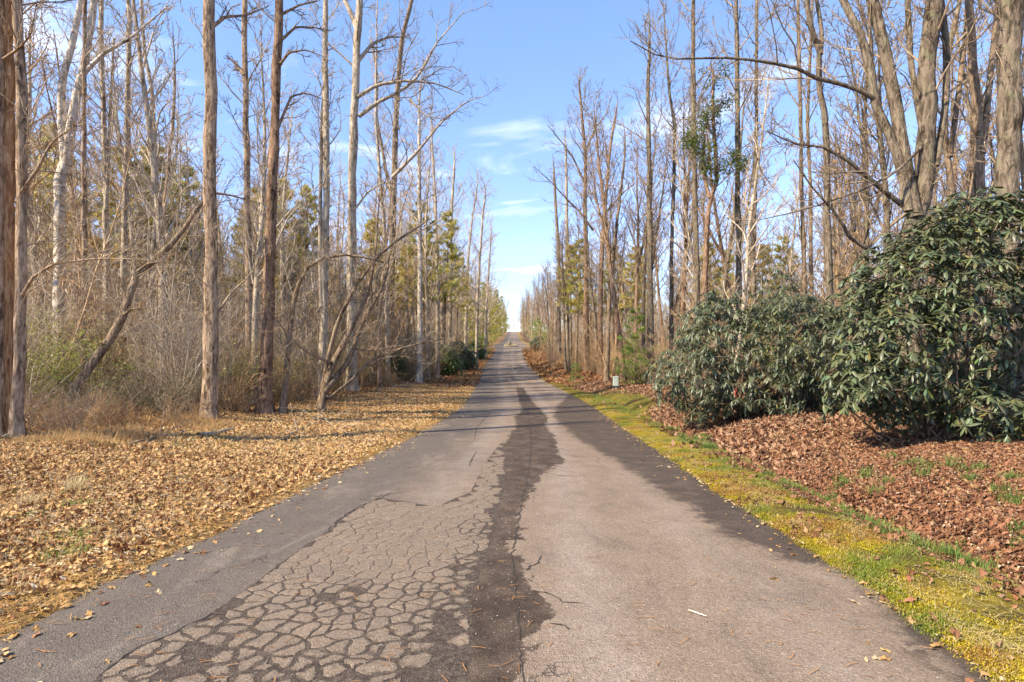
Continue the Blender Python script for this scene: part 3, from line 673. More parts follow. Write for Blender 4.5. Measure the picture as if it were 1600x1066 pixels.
# ------------------------------------------------------------------ hero trees traced from the photograph (each at its own distance)
def hero(name, label, px, w, bark, twig, cat='tree', d=None, limbs=(), seed=1, auto=None, ext=7.0, group=None, dlean=0.0, sides=16, rough=.2, flare=1.55, H=None, stems=()):
    rg = R(seed); base = ray_ground(*px[0]) if d is None else None
    d0 = base[1] if d is None else d
    k = d0/F
    pts = [P3(a, b, d0+dlean*i) for i, (a, b) in enumerate(px)]
    g = gz(pts[0][0], pts[0][1]); pts[0][2] = min(float(g)-.15, pts[0][2])
    pts = np.array(pts)
    nn = len(pts)
    if ext > 0:
        dv = pts[-1]-pts[-2]; dv /= np.linalg.norm(dv); dv = dv*.5+np.array([0, 0, .6]); dv /= np.linalg.norm(dv)
        pts = np.vstack([pts, pts[-1]+dv*ext*.5, pts[-1]+dv*ext+rg.normal(0, .25, 3)*[1, 1, 0]])
    # resample
    s = np.r_[0, np.cumsum(np.linalg.norm(np.diff(pts, axis=0), axis=1))]; n = max(8, min(30, int(s[-1]/.55)))
    sn = s[nn-1]/s[-1]
    def res(pp, ss, n_):
        t = np.linspace(0, ss[-1], n_*6); q = np.stack([np.interp(t, ss, pp[:, j]) for j in range(3)], -1)
        ker = np.hanning(9); ker /= ker.sum()
        q = np.stack([np.convolve(np.pad(q[:, j], 4, mode='edge'), ker, 'valid') for j in range(3)], -1)
        q[0] = pp[0]; q[-1] = pp[-1]; return q[np.linspace(0, len(q)-1, n_).astype(int)]
    P = res(pts, s, n); P[1:-1, :2] += rg.normal(0, .012, (n-2, 2)); P[1:-1, 1] += .10*np.sin(np.linspace(0, 5, n))[1:-1]
    t = np.linspace(0, 1, n); r = .43*k*np.interp(t, [0, sn, 1], [w[0], w[1], w[1]*(.15 if ext > 0 else 1)])
    r = np.maximum(r, .008); r *= 1+rg.normal(0, .035, n); r[0] *= flare; r[1] *= 1+(flare-1)*.2
    o = empty(name, P[0]+[0, 0, .15], label, cat, group); org = P[0]+np.array([0, 0, .15])
    tr = Tubes(); tr.add(P, r, sides); link('trunk', tr.mesh('trunk', BARK[bark], rough, seed, org), o)
    cr = Tubes()
    for st in stems:      # other stems of the same tree: (px path, w0, w1)
        q = np.array([P3(a, b, d0+.15*i) for i, (a, b) in enumerate(st[0])])
        if st[0][-1][1] <= 2: q = np.vstack([q, q[-1]+(q[-1]-q[-2])/np.linalg.norm(q[-1]-q[-2])*3+[0, 0, 2.]])
        ss = np.r_[0, np.cumsum(np.linalg.norm(np.diff(q, axis=0), axis=1))]; m = max(7, int(ss[-1]/.5)); B = res(q, ss, m)
        rb = .5*k*np.linspace(st[1], st[2], m); t3 = Tubes(); t3.add(B, rb, 10); link('limb', t3.mesh('limb', BARK[bark], rough, seed, org), o)
        limbs_on(rg, cr, B, rb, .3, .98, 9, 2.4 if d0 < 22 else 3, nb=6, nt=4, rmin=.006 if d0 < 20 else .008)
    for li in limbs:      # traced limbs: (px path, w0, depth slope)
        q = np.array([P3(a, b, d0+(li[3] if len(li) > 3 else 0)+li[2]*i) for i, (a, b) in enumerate(li[0])])
        ss = np.r_[0, np.cumsum(np.linalg.norm(np.diff(q, axis=0), axis=1))]; m = 12; B = res(q, ss, m)
        rb = np.maximum(.5*k*li[1]*np.linspace(1, .18, m), .006); t3 = Tubes(); t3.add(B, rb, 8); link('limb', t3.mesh('limb', BARK[bark], rough*.6, seed, org), o)
        twiggery(rg, cr, B, rb[0], ss[-1]*.45, 9, 5, .15, .0065 if d0 < 20 else .008)
    a = auto or {}
    a = dict(a); a['n'] = int(a.get('n', 14)*1.35)
    if a.get('n', 14):
        limbs_on(rg, cr, P, r, a.get('t0', .35), .98, a.get('n', 14), a.get('L', 3.2), nb=a.get('nb', 6), nt=a.get('nt', 4), rmin=.006 if d0 < 20 else .008, ang=a.get('ang', (.6, 1.1)))
    if d0 < 45:
        limbs_on(rg, cr, P, np.full(n, .022), .12, .9, 11 if d0 < 30 else 8, 2.1 if d0 < 22 else 2.8, nb=5, nt=3, rmin=.006 if d0 < 20 else .008, wig=.2, up=.05, ang=(.5, 1.3))
    if cr.g: link('crown', cr.mesh('crown', TWIG[twig], origin=org), o)
    return o, org

GL = 'traced trees'
# ---- left
o1, g1 = hero('split_trunk_tree', 'thick tree at the left edge with a long split showing orange heartwood', [(27, 682), (27, 500), (26, 300), (26, 120), (24, 0)], (18, 15), 'tan', 'brown', seed=11,
     limbs=[([(34, 300), (60, 262), (80, 222), (105, 205), (130, 186)], 6, -.1), ([(34, 462), (52, 432), (85, 412), (150, 404), (225, 405)], 5, -.15), ([(6, 92), (30, 75), (48, 55), (58, 0)], 5, -.2)], auto=dict(n=8, L=2.6, t0=.4))
# its left half and the rotten heartwood between
def split_trunk_extras():
    d = g1[1]
    for nm, (x0, x1, w0, w1, dd, mt) in (('trunk_half', (0, -3, 20, 15, .05, BARK['tan'])),):
        t = Tubes(); ys_ = np.linspace(690, -260, 22); rg = R(3)
        P = np.array([P3(x0+(x1-x0)*k/21+rg.normal(0, .8), y, d+dd) for k, y in enumerate(ys_)]); P[0, 2] = gz(P[0, 0], P[0, 1])-.2
        t.add(P, .5*d/F*np.linspace(w0, w1, 22), 14); link(nm, t.mesh(nm, mt, .2, 4, g1), o1)
    m, N, L, b = new_mat('rotten_heartwood')
    tc = N.new('ShaderNodeTexCoord').outputs['Object']; n_ = noise(N, L, mapping(N, L, tc, (1, 1, .12)), 30, 6, .7, .4)
    r_ = ramp(N, [(.3, (.10, .05, .025)), (.47, (.38, .19, .08)), (.6, (.56, .37, .19)), (.75, (.66, .50, .32))]); L.new(n_.outputs['Fac'], r_.inputs[0])
    L.new(r_.outputs[0], b.inputs['Base Color']); b.inputs['Roughness'].default_value = .9; bump(N, L, b, n_.outputs['Fac'], .06)
    t = Tubes(); P = np.array([P3(14+R(k).normal(0, 1.2), y, d+.12) for k, y in enumerate(np.linspace(690, -120, 40))]); P[0, 2] = gz(P[0, 0], P[0, 1])-.2
    t.add(P, .5*d/F*(14+R(9).normal(0, 1.6, 40)), 14); link('heartwood', t.mesh('heartwood', m, .4, 8, g1), o1)
split_trunk_extras()
hero('birch_tree', 'white barked tree near the left edge that forks into two pale stems', [(88, 556), (89, 470), (95, 380), (97, 300), (101, 255)], (20, 18), 'birch', 'pale', d=19, seed=12, ext=0, auto=dict(n=3, L=2, t0=.5),
     stems=[([(101, 258), (97, 200), (94, 150), (100, 110), (112, 75), (119, 35), (127, 0)], 12, 7), ([(103, 258), (112, 190), (118, 150), (130, 112), (138, 60), (147, 0)], 14, 8)],
     limbs=[([(128, 118), (161, 84), (203, 60), (236, 32), (264, 8)], 7, .1)])
hero('bare_tree', 'slender pale tree just right of the white forked tree', [(128, 590), (129, 470), (127, 350), (128, 230), (130, 90), (134, 0)], (10, 6), 'tan', 'pale', d=18, seed=13, auto=dict(n=12, L=2.4))
hero('bare_tree', 'slim straight grey tree left of the leaning dead trunk top', [(166, 560), (163, 400), (162, 300), (160, 180), (158, 60), (160, 0)], (11, 7), 'pale', 'pale', d=21, seed=14, auto=dict(n=12, L=2.6),
     stems=[([(165, 330), (170, 240), (173, 150), (178, 60)], 6, 3)])
hero('bare_tree', 'pale bare tree rising behind the middle of the leaning dead trunk', [(188, 540), (190, 400), (195, 250), (199, 130), (202, 60), (201, 0)], (12, 7), 'pale', 'pale', d=22, seed=15, auto=dict(n=13, L=2.8))
hero('bare_tree', 'pale tree with curved upper fork between leaning dead trunk and tall straight trunk', [(232, 590), (234, 470), (240, 330), (241, 210), (236, 140), (226, 80), (222, 20)], (10, 5), 'pale', 'pale', d=24, seed=16, auto=dict(n=12, L=2.6),
     limbs=[([(241, 215), (250, 175), (262, 160), (285, 148)], 4, .1)])
hero('bare_tree', 'thin tree with a slight lean behind the branches of the leaning dead trunk', [(240, 590), (246, 400), (262, 270), (272, 180), (274, 150)], (9, 5), 'tan', 'pale', d=25, seed=17, auto=dict(n=12, L=2.4), ext=3)
hero('bare_tree', 'tall thick straight trunk with a dark furrow at its foot', [(327, 655), (328, 560), (327, 400), (325, 280), (327, 150), (326, 60), (327, 0)], (25, 19), 'tan', 'brown', seed=18, auto=dict(n=12, L=3.0, t0=.62),
     stems=[([(334, 655), (336, 560), (335, 440), (333, 330), (331, 250)], 13, 8)], limbs=[([(332, 42), (352, 26), (385, 24), (420, 10)], 6, .2), ([(338, 302), (360, 305), (385, 312), (420, 322)], 4, .2)])
hero('leaning_dead_tree', 'dead trunk leaning to the right with its top caught in the tall straight trunk', [(84, 648), (131, 582), (161, 541), (191, 492), (206, 444), (216, 424), (244, 406), (271, 380), (292, 358), (312, 322), (334, 300)], (19, 6), 'brown', 'brown', seed=19,
     ext=0, dlean=.16, flare=1.15, auto=dict(n=6, L=1.3, t0=.45, nb=4, nt=3), limbs=[([(193, 492), (205, 484), (224, 480)], 5, -.1), ([(215, 424), (232, 412), (256, 408)], 5, -.1)])
hero('bare_tree', 'tall grey tree with a broken side stub, right of the thick straight trunk', [(389, 600), (388, 470), (385, 330), (384, 200), (383, 110), (383, 0)], (12, 9), 'tan', 'brown', d=23, seed=20, auto=dict(n=12, L=2.8, t0=.45),
     limbs=[([(382, 118), (372, 104), (355, 87)], 8, 0)])
hero('bare_tree', 'tall reddish trunk with long arched branches reaching right', [(414, 645), (416, 540), (419, 400), (426, 240), (430, 120), (434, 60), (436, 0)], (23, 13), 'red', 'brown', seed=21, auto=dict(n=10, L=3.0, t0=.6),
     limbs=[([(440, 62), (462, 42), (490, 43), (520, 48)], 5, .2), ([(441, 22), (468, 8), (500, 1)], 5, .2), ([(438, 100), (452, 82), (478, 78), (505, 88)], 5, .1), ([(430, 210), (455, 150), (480, 145), (510, 158)], 6, .3)])
hero('bare_tree', 'crooked slim tree that bends right at mid height beside the reddish trunk', [(441, 645), (446, 590), (449, 537), (453, 500), (458, 470), (470, 428), (492, 408), (512, 401), (548, 398), (600, 410)], (12, 3), 'brown', 'brown', seed=22, ext=0, auto=dict(n=8, L=1.6, t0=.3))
hero('bare_tree', 'tall straight tree with pale upper trunk left of the big forked pale tree', [(504, 610), (506, 450), (509, 330), (509, 200), (508, 90), (509, 0)], (13, 9), 'pale', 'pale', d=24, seed=23, auto=dict(n=14, L=2.8, t0=.4),
     stems=[([(502, 480), (500, 330), (503, 180), (508, 110)], 8, 4)])
hero('curving_tree', 'low many stemmed tree whose stems curve out to the right at the wood edge', [(500, 640), (506, 610), (516, 575), (542, 522), (565, 481), (582, 425), (590, 360)], (13, 4), 'brown', 'brown', seed=24, ext=2.0, auto=dict(n=10, L=1.8, t0=.25),
     stems=[([(508, 612), (525, 590), (546, 564), (561, 515), (582, 477), (603, 440), (608, 400)], 9, 3), ([(502, 622), (512, 560), (528, 500), (560, 440), (600, 390), (660, 350)], 7, 3), ([(504, 628), (545, 600), (580, 560), (640, 540), (690, 530)], 5, 2)],
     limbs=[([(520, 568), (500, 560), (475, 548), (455, 528)], 4, -.2), ([(550, 545), (580, 548), (620, 540)], 3, -.2)])
hero('bare_tree', 'big pale tree with long arching branches that sweep toward the road', [(550, 612), (549, 500), (549, 400), (550, 280), (553, 180), (558, 80), (563, 0)], (18, 12), 'pale', 'brown', seed=25, auto=dict(n=8, L=3.6, t0=.6),
     stems=[([(557, 45), (548, 20), (538, 0)], 7, 5)],
     limbs=[([(560, 95), (582, 68), (608, 58), (640, 58)], 7, .4), ([(558, 152), (590, 132), (635, 126), (680, 130), (725, 148)], 7, .2), ([(561, 182), (590, 160), (628, 142), (655, 118), (680, 70), (725, 18)], 7, .3),
            ([(612, 278), (650, 240), (690, 190), (730, 158), (757, 150)], 6, 0), ([(552, 330), (575, 300), (600, 285), (640, 290)], 4, .2), ([(640, 155), (665, 182), (700, 186)], 4, 0)])
hero('bare_tree', 'tall slim brown tree standing behind the curving low tree', [(607, 592), (610, 480), (613, 360), (616, 250), (620, 150), (628, 60), (645, 0)], (14, 7), 'brown', 'brown', seed=26, auto=dict(n=22, L=4.0, t0=.35),
     stems=[([(615, 330), (600, 250), (588, 180), (590, 120), (580, 60)], 6, 3)])
hero('bare_tree', 'straight white grey tree nearest the road left of the bushes', [(655, 599), (656, 500), (656, 400), (655, 300), (655, 230)], (10, 6), 'birch', 'pale', seed=27, auto=dict(n=24, L=4.2, t0=.45), ext=6)
hero('bare_tree', 'thin pale tree left of the white grey tree by the road', [(606, 585), (604, 470), (600, 360), (592, 260), (587, 190), (588, 120)], (9, 4), 'pale', 'pale', d=36, seed=28, auto=dict(n=20, L=3.6, t0=.35))
hero('bare_tree', 'thin twin topped tree crowned with fine upright twigs above the left bushes', [(683, 545), (684, 450), (682, 380), (680, 300), (676, 240)], (8, 4), 'pale', 'pale', d=48, seed=29, auto=dict(n=22, L=3.6, t0=.35), ext=4)
hero('bare_tree', 'pale tree standing right behind the dark green roadside bushes', [(702, 535), (704, 450), (705, 380), (706, 320), (710, 270)], (7, 4), 'pale', 'pale', d=58, seed=30, auto=dict(n=26, L=5.5, t0=.25), ext=3)
hero('bare_tree', 'pale bare tree whose fan of twigs reaches farthest over the road on the left', [(744, 540), (746, 470), (750, 400), (754, 340), (758, 310)], (6, 3), 'pale', 'pale', d=66, seed=131, auto=dict(n=26, L=5.5, t0=.25), ext=2)
hero('bare_tree', 'farther bare tree just left of the yellow green pine row', [(758, 535), (760, 480), (764, 420), (767, 370)], (5, 2.5), 'pale', 'pale', d=88, seed=132, auto=dict(n=26, L=6, t0=.2), ext=2)
hero('bare_tree', 'pale bare tree beyond the roadside bushes with a fan shaped crown', [(727, 540), (729, 470), (732, 400), (738, 340), (745, 300)], (6, 3), 'pale', 'pale', d=72, seed=31, auto=dict(n=28, L=6, t0=.25), ext=3)
# ---- right
hero('bare_tree', 'slim brown tree at the road edge of the right woods, first beyond the verge', [(873, 566), (873, 500), (874, 440), (872, 380), (868, 320), (866, 280)], (9, 4), 'brown', 'brown', seed=40, auto=dict(n=16, L=2.8, t0=.4), ext=3)
hero('bare_tree', 'pale slim straight tree just right of the first tree of the right woods', [(887, 570), (886, 500), (886, 400), (885, 300), (884, 240)], (10, 4), 'pale', 'brown', seed=41, auto=dict(n=18, L=3.0, t0=.4), ext=3)
hero('bare_tree', 'reddish tree with a wide spiky crown spreading over the road', [(917, 582), (916, 500), (916, 400), (914, 330), (915, 250), (910, 190), (905, 140)], (11, 4), 'red', 'brown', seed=42, auto=dict(n=24, L=5.0, t0=.45, nb=7, nt=5), ext=1.5,
     limbs=[([(927, 360), (905, 330), (886, 312), (862, 285), (834, 260)], 4, -.5), ([(915, 290), (895, 245), (872, 215), (855, 195)], 4, -.4), ([(914, 240), (930, 200), (948, 178), (955, 150)], 4, .2)])
hero('bare_tree', 'reddish brown tree with forked top beside the wide crowned tree', [(938, 586), (938, 500), (940, 400), (946, 310), (952, 240), (962, 178)], (11, 4), 'red', 'brown', seed=43, auto=dict(n=18, L=3.4, t0=.45), ext=1,
     limbs=[([(951, 260), (946, 225), (940, 195)], 4, 0), ([(940, 340), (975, 300), (1000, 280)], 4, .3)])
hero('bare_tree', 'brown tree leaning slightly right behind the reddish pair', [(948, 560), (952, 480), (958, 400), (968, 320), (975, 250)], (9, 4), 'brown', 'brown', d=38, seed=44, auto=dict(n=16, L=3.2, t0=.4), ext=3)
hero('bare_tree', 'tall dark straight tree between the reddish pair and the evergreen', [(1018, 560), (1017, 460), (1016, 350), (1014, 230), (1012, 150), (1014, 92)], (13, 6), 'grey', 'brown', d=33, seed=45, auto=dict(n=22, L=3.8, t0=.45), ext=3)
hero('bare_tree', 'slender grey tree left of the holly green evergreen crown', [(1049, 520), (1050, 400), (1053, 300), (1055, 200), (1046, 150)], (8, 5), 'grey', 'brown', d=34, seed=46, auto=dict(n=16, L=3.4, t0=.45))
hero('bare_tree', 'straight grey tree with pale bark directly left of the evergreen crown', [(1091, 500), (1089, 400), (1086, 300), (1085, 200), (1083, 90), (1083, 18)], (12, 7), 'grey', 'brown', d=26, seed=47, auto=dict(n=16, L=3.2, t0=.5))
hero('bare_tree', 'straight grey tree right of the holly green evergreen crown', [(1157, 490), (1156, 400), (1154, 300), (1154, 200), (1152, 90), (1150, 20)], (12, 7), 'grey', 'brown', d=25, seed=48, auto=dict(n=16, L=3.2, t0=.5))
hero('bare_tree', 'thin straight grey tree above the middle bush, right of its neighbour', [(1178, 490), (1179, 400), (1181, 300), (1182, 200), (1182, 40)], (9, 5), 'grey', 'brown', d=27, seed=49, auto=dict(n=16, L=3.0, t0=.5))
hero('bare_tree', 'thin dark tree left of the S shaped trunk', [(1258, 500), (1258, 400), (1254, 300), (1252, 190), (1248, 80), (1246, 0)], (8, 5), 'brown', 'brown', d=24, seed=50, auto=dict(n=14, L=2.6, t0=.5))
hero('bare_tree', 'thin dark tree close against the left of the S shaped trunk', [(1270, 500), (1269, 400), (1268, 300), (1262, 190), (1266, 80)], (8, 5), 'brown', 'brown', d=26, seed=51, auto=dict(n=14, L=2.6, t0=.5))
hero('bare_tree', 'tree with an S shaped upper trunk above the gap between the bushes', [(1298, 500), (1297, 400), (1294, 300), (1294, 225), (1290, 170), (1279, 131), (1282, 78), (1266, 42), (1260, 0)], (14, 8), 'grey', 'brown', d=20, seed=52, auto=dict(n=10, L=2.6, t0=.55),
     stems=[([(1282, 85), (1284, 50), (1278, 10), (1275, 0)], 7, 4)])
hero('big_forked_tree', 'big near tree with several heavy stems and a long horizontal limb over the bushes', [(1424, 470), (1425, 375), (1436, 335), (1449, 300), (1453, 190), (1451, 80), (1462, 0)], (33, 27), 'grey', 'brown', d=13.5, seed=53, auto=dict(n=12, L=2.6, t0=.45), rough=.2,
     stems=[([(1430, 340), (1421, 290), (1411, 232), (1400, 170), (1383, 80), (1362, 0)], 20, 14), ([(1420, 330), (1410, 270), (1396, 225), (1366, 161), (1361, 112), (1343, 49), (1316, 0)], 15, 8), ([(1462, 260), (1480, 150), (1478, 60), (1470, 0)], 10, 8),
            ([(1452, 250), (1436, 180), (1422, 90), (1418, 0)], 9, 7)],
     limbs=[([(1372, 158), (1327, 132), (1286, 129), (1256, 109), (1200, 97), (1145, 90), (1100, 91), (1059, 93), (1021, 86), (985, 64)], 8, -.12, .45), ([(1412, 322), (1369, 289), (1331, 255), (1286, 229), (1245, 226), (1200, 206)], 9, -.2, .1),
            ([(1420, 425), (1372, 397), (1330, 376), (1309, 337), (1268, 292), (1240, 250)], 8, -.2), ([(1440, 230), (1400, 270), (1340, 300), (1250, 330), (1180, 345)], 5, -.25)])
hero('bare_tree', 'dark tree leaning over behind the big forked tree with steep limbs', [(1500, 400), (1492, 300), (1483, 240), (1478, 180), (1482, 90), (1500, 0)], (14, 8), 'brown', 'brown', d=17, seed=54, auto=dict(n=12, L=2.6, t0=.45), stems=[([(1484, 245), (1500, 130), (1508, 60), (1512, 0)], 9, 6)])
hero('bare_tree', 'upright brown tree between the big forked tree and the trunk at the right edge', [(1538, 420), (1535, 285), (1533, 200), (1527, 150), (1520, 60), (1512, 0)], (22, 11), 'brown', 'brown', d=15, seed=55, auto=dict(n=12, L=2.4, t0=.4), stems=[([(1535, 240), (1545, 150), (1552, 80), (1560, 0)], 9, 6)])
hero('bare_tree', 'very thick rough barked trunk rising behind the bush at the right edge', [(1583, 460), (1582, 330), (1582, 200), (1583, 90), (1583, 0)], (39, 35), 'grey', 'brown', d=11.5, seed=56, auto=dict(n=8, L=2.6, t0=.5), rough=.1)

# ------------------------------------------------------------------ background trees, each a thing of its own (copies share mesh)
protoL = [bare_tree_meshes(100+k, H, r, cs, sp, nl, b, t, nb=6, nt=3, fork=f, rmin=.0095, wander=.028) for k, (H, r, cs, sp, nl, b, t, f) in enumerate([
    (17, .15, .30, 4.6, 26, 'pale', 'pale', 0), (15, .12, .20, 4.2, 26, 'tan', 'pale', 1), (18, .19, .38, 4.8, 24, 'pale', 'pale', 1), (13, .10, .16, 3.8, 26, 'pale', 'red', 1),
    (16, .14, .28, 4.6, 26, 'tan', 'red', 0), (11, .07, .15, 3.2, 24, 'pale', 'pale', 1)])]
protoR = [bare_tree_meshes(120+k, H, r, cs, sp, nl, b, t, nb=6, nt=3, fork=f, rmin=.0095, wander=.03) for k, (H, r, cs, sp, nl, b, t, f) in enumerate([
    (17, .14, .34, 4.2, 24, 'grey', 'brown', 0), (15, .12, .25, 4.0, 24, 'brown', 'brown', 1), (18, .17, .38, 4.6, 24, 'red', 'brown', 1), (13, .09, .2, 3.4, 22, 'pale', 'pale', 0),
    (16, .13, .3, 4.2, 24, 'grey', 'brown', 1), (11, .07, .18, 3.0, 22, 'brown', 'red', 1)])]
LAND = []   # (picture x, words) of the traced trees, for telling neighbours apart
for px, w_ in [(30, 'the split trunk'), (95, 'the white forked tree'), (200, 'the leaning dead trunk'), (327, 'the thick straight trunk'), (418, 'the tall reddish trunk'), (505, 'the curving low tree'), (551, 'the big pale arching tree'), (656, 'the white grey roadside tree'),
               (915, 'the wide crowned reddish tree'), (1016, 'the tall dark straight tree'), (1108, 'the green tufted tree'), (1156, 'the grey tree above the bush'), (1295, 'the S shaped trunk'), (1440, 'the big forked tree'), (1535, 'the upright brown tree')]: LAND.append((px, w_))
ORD = ['nearest', 'second', 'third', 'fourth', 'fifth', 'sixth', 'seventh']
def tell_apart(objs, noun):
    """give the nearer ones of a group a label of their own: look, rank from the camera, landmark"""
    g = {}
    for o, look in objs:
        px = o.location.x/o.location.y*F+CX; side = px < 800
        k = min([i for i in range(len(LAND)) if (LAND[i][0] < 800) == side], key=lambda i: abs(LAND[i][0]-px))
        g.setdefault((k, px < LAND[k][0]), []).append((o.location.y, o, look))
    for (k, lft), v in g.items():
        for i, (_, o, look) in enumerate(sorted(v, key=lambda a: a[0])[:len(ORD)]):
            o['label'] = '%s %s, %s from the road end just %s of %s' % (look, noun, ORD[i], 'left' if lft else 'right', LAND[k][1]) if False else '%s %s, %s back, %s of %s' % (look, noun, ORD[i], 'left' if lft else 'right', LAND[k][1])
rgb = R(7); used = []
for ob in list(COL.objects):
    if ob.type == 'EMPTY': used.append((ob.location.x, ob.location.y))
def ok(x, y, md): return all((x-a)**2+(y-b)**2 > md*md for a, b in used)
def edgeL(y): return float(xr(y)-np.interp(y, [0, 14, 30, 40, 60, 200, 400], [9.5, 9.3, 8.4, 6.6, 5.6, 4.0, 3.6]))
def edgeR(y): return float(xr(y)+np.interp(y, [0, 14, 25, 40, 60, 200, 400], [9.5, 9.0, 7.6, 6.4, 5.4, 4.0, 3.6]))
def fill(side, n, y0, y1, protos, name, label, cat, group, md=1.7, depth=.98, pw=1.3, maxoff=70, smin=.8, smax=1.15, looks=None):
    c = tries = 0; made = []
    while c < n and tries < n*80:
        tries += 1
        y = y0+(y1-y0)*rgb.rand()**pw; e = edgeL(y) if side < 0 else edgeR(y); lim = min(depth*y, maxoff+abs(e))
        if lim < abs(e)+.3: continue
        x = e+side*(lim-abs(e))*rgb.rand()**1.25
        if not ok(x, y, md) or (side > 0 and y < 20 and x < .9*y-1 and x < 13 and y < 17): continue
        used.append((x, y)); pk = rgb.randint(len(protos)); m = protos[pk]
        ob_ = place(name, m, ('trunk', 'crown') if len(m) == 2 else ('trunk', 'branches', 'foliage'), (x, y, float(gz(x, y))), rgb.uniform(0, 6.28), rgb.uniform(smin, smax), label, cat, group); made.append((ob_, looks[pk] if looks else '')); c += 1
    if looks: tell_apart(made, 'bare tree')
LT = ('trunk', 'crown')
fill(-1, 72, 17, 60, protoL, 'bare_tree', 'slender pale bare tree standing inside the left woods', 'tree', 'bare trees in the left woods', md=1.9, pw=1.1, looks=['tall pale straight', 'tan forked', 'tall pale forked', 'slim pale forked', 'tan leafless', 'small pale'])
fill(+1, 58, 19, 60, protoR, 'bare_tree', 'slender dark bare tree standing inside the right woods', 'tree', 'bare trees in the right woods', md=1.9, pw=1.1, looks=['tall grey straight', 'brown forked', 'tall reddish forked', 'slim pale', 'grey forked', 'small brown'])
fill(-1, 56, 55, 260, protoL, 'bare_tree', 'distant pale bare tree lining the left side of the road beyond the bushes', 'tree', 'distant bare trees left of the road', md=1.9, maxoff=7, pw=1.5, smin=.85, smax=1.05)
fill(+1, 54, 55, 260, protoR[1:]+protoL[3:4], 'bare_tree', 'distant bare tree lining the right side of the road toward the crest', 'tree', 'distant bare trees right of the road', md=1.9, maxoff=7, pw=1.5, smin=.85, smax=1.05)

# pines
OL = (.62, .54, .17); GR = (.32, .42, .09); LIME = (.52, .50, .11); DKG = (.04, .075, .025)
pineA = pine_meshes(201, 13, .15, .5, 2.3, OL, 15, 12, 13, nsz=.27); pineB = pine_meshes(202, 15, .17, .45, 2.6, (.56, .52, .14), 17, 12, 13, nsz=.27)
pineY = pine_meshes(203, 9, .12, .08, 2.6, LIME, 18, 8, 10, nsz=.2); pineD = pine_meshes(204, 5.5, .09, .03, 2.1, GR, 14, 9, 10, nsz=.17)
sap = pine_meshes(205, 2.8, .035, .04, 1.1, (.26, .38, .08), 10, 9, 8, nsz=.13)
pineT = pine_meshes(206, 15, .17, .10, 3.4, LIME, 24, 8, 12, nsz=.3)
PT = ('trunk', 'branches', 'foliage')
def pine(px, py, d, m, sc, label, group=None, name='pine_tree', cat='tree'):
    x = (px-CX)/F*d; used.append((x, d)); ob_ = place(name, m, PT, (x, d, float(gz(x, d))), rgb.uniform(0, 6.28), sc, label, cat, group); PINES.setdefault(group, []).append((ob_, 'olive green'))
PINES = {}
for px, d, m, sc in [(248, 42, pineA, 1.0), (205, 46, pineB, .85), (290, 48, pineA, .85), (385, 40, pineB, .75), (440, 50, pineA, .9), (470, 44, pineB, .7), (150, 50, pineA, .95), (60, 44, pineB, .9), (330, 52, pineA, 1.0), (20, 38, pineA, .9), (215, 31, pineA, 1.0), (262, 32, pineA, 1.05), (298, 35, pineB, .9), (388, 33, pineA, .9), (445, 35, pineA, 1.0), (474, 37, pineB, .85), (592, 40, pineA, .9), (60, 30, pineA, 1.1), (225, 38, pineY, .8), (100, 48, pineY, .9), (275, 55, pineB, 1.0), (420, 58, pineA, 1.0), (455, 62, pineY, 1.0), (520, 56, pineA, .8), (560, 60, pineB, .8), (590, 48, pineA, .7)]:
    pine(px, 0, d, m, sc, 'olive green pine among the bare trees deep in the left woods', 'pines in the left woods')
for px, d, m, sc in [(662, 46, pineB, .95), (692, 52, pineB, 1.0), (640, 50, pineA, .85), (712, 66, pineA, 1.0), (725, 78, pineY, 1.0), (675, 60, pineA, 1.1)]:
    pine(px, 0, d, m, sc, 'bushy green pine rising behind the white grey tree by the road', 'pines behind the white grey tree')
for px, d, m, sc in [(752, 105, pineT, .8), (762, 118, pineT, .95), (768, 140, pineT, 1.0), (773, 160, pineT, 1.0), (777, 185, pineT, 1.05), (781, 215, pineT, 1.05), (785, 250, pineT, 1.0), (788, 285, pineT, .95), (740, 92, pineT, .6), (790, 320, pineT, .85), (766, 170, pineT, 1.1)]:
    pine(px, 0, d, m, sc, 'sunlit yellow green pine in the far row left of the road', 'far pines left of the road')
for px, d, m, sc in [(900, 52, pineB, .82), (892, 60, pineA, 1.0), (960, 55, pineB, .8), (985, 50, pineA, .85), (1000, 60, pineB, .8)]:
    pine(px, 0, d, m, sc, 'olive green pine behind the reddish trees of the right woods', 'pines behind the reddish trees')
for px, d, m, sc in [(1110, 44, pineA, .8), (1130, 48, pineB, .7), (1190, 42, pineA, .75), (1230, 46, pineB, .75)]:
    pine(px, 0, d, m, sc, 'tall thin crowned pine among grey trunks above the middle bush', 'pines above the middle bush')
for px, d, m, sc in [(842, 118, pineD, 1.15), (848, 108, pineD, 1.0), (838, 132, pineD, 1.2), (834, 160, pineD, 1.3), (827, 195, pineT, .6), (823, 245, pineT, .7), (856, 98, pineD, .9), (817, 300, pineT, .7)]:
    pine(px, 0, d, m, sc, 'dark green young evergreen at the far right roadside', 'young evergreens at the far right roadside')
pine(992, 0, 33, pineD, .82, 'small bright green young pine between the reddish trees and the middle bush')
for px, d, sc in [(985, 36, .9), (1003, 35, .8), (900, 39, .6), (968, 37, .6)]:
    pine(px, 0, d, sap, sc, 'small green evergreen sapling in front of the right woods', 'saplings before the right woods', 'pine_sapling', 'sapling')
for px, d, sc in [(640, 44, 1.0), (622, 40, .9), (750, 85, 1.3), (758, 98, 1.4)]:
    pine(px, 0, d, sap, sc, 'green evergreen sapling beside the left roadside bushes', 'saplings by the left roadside bushes', 'pine_sapling', 'sapling')

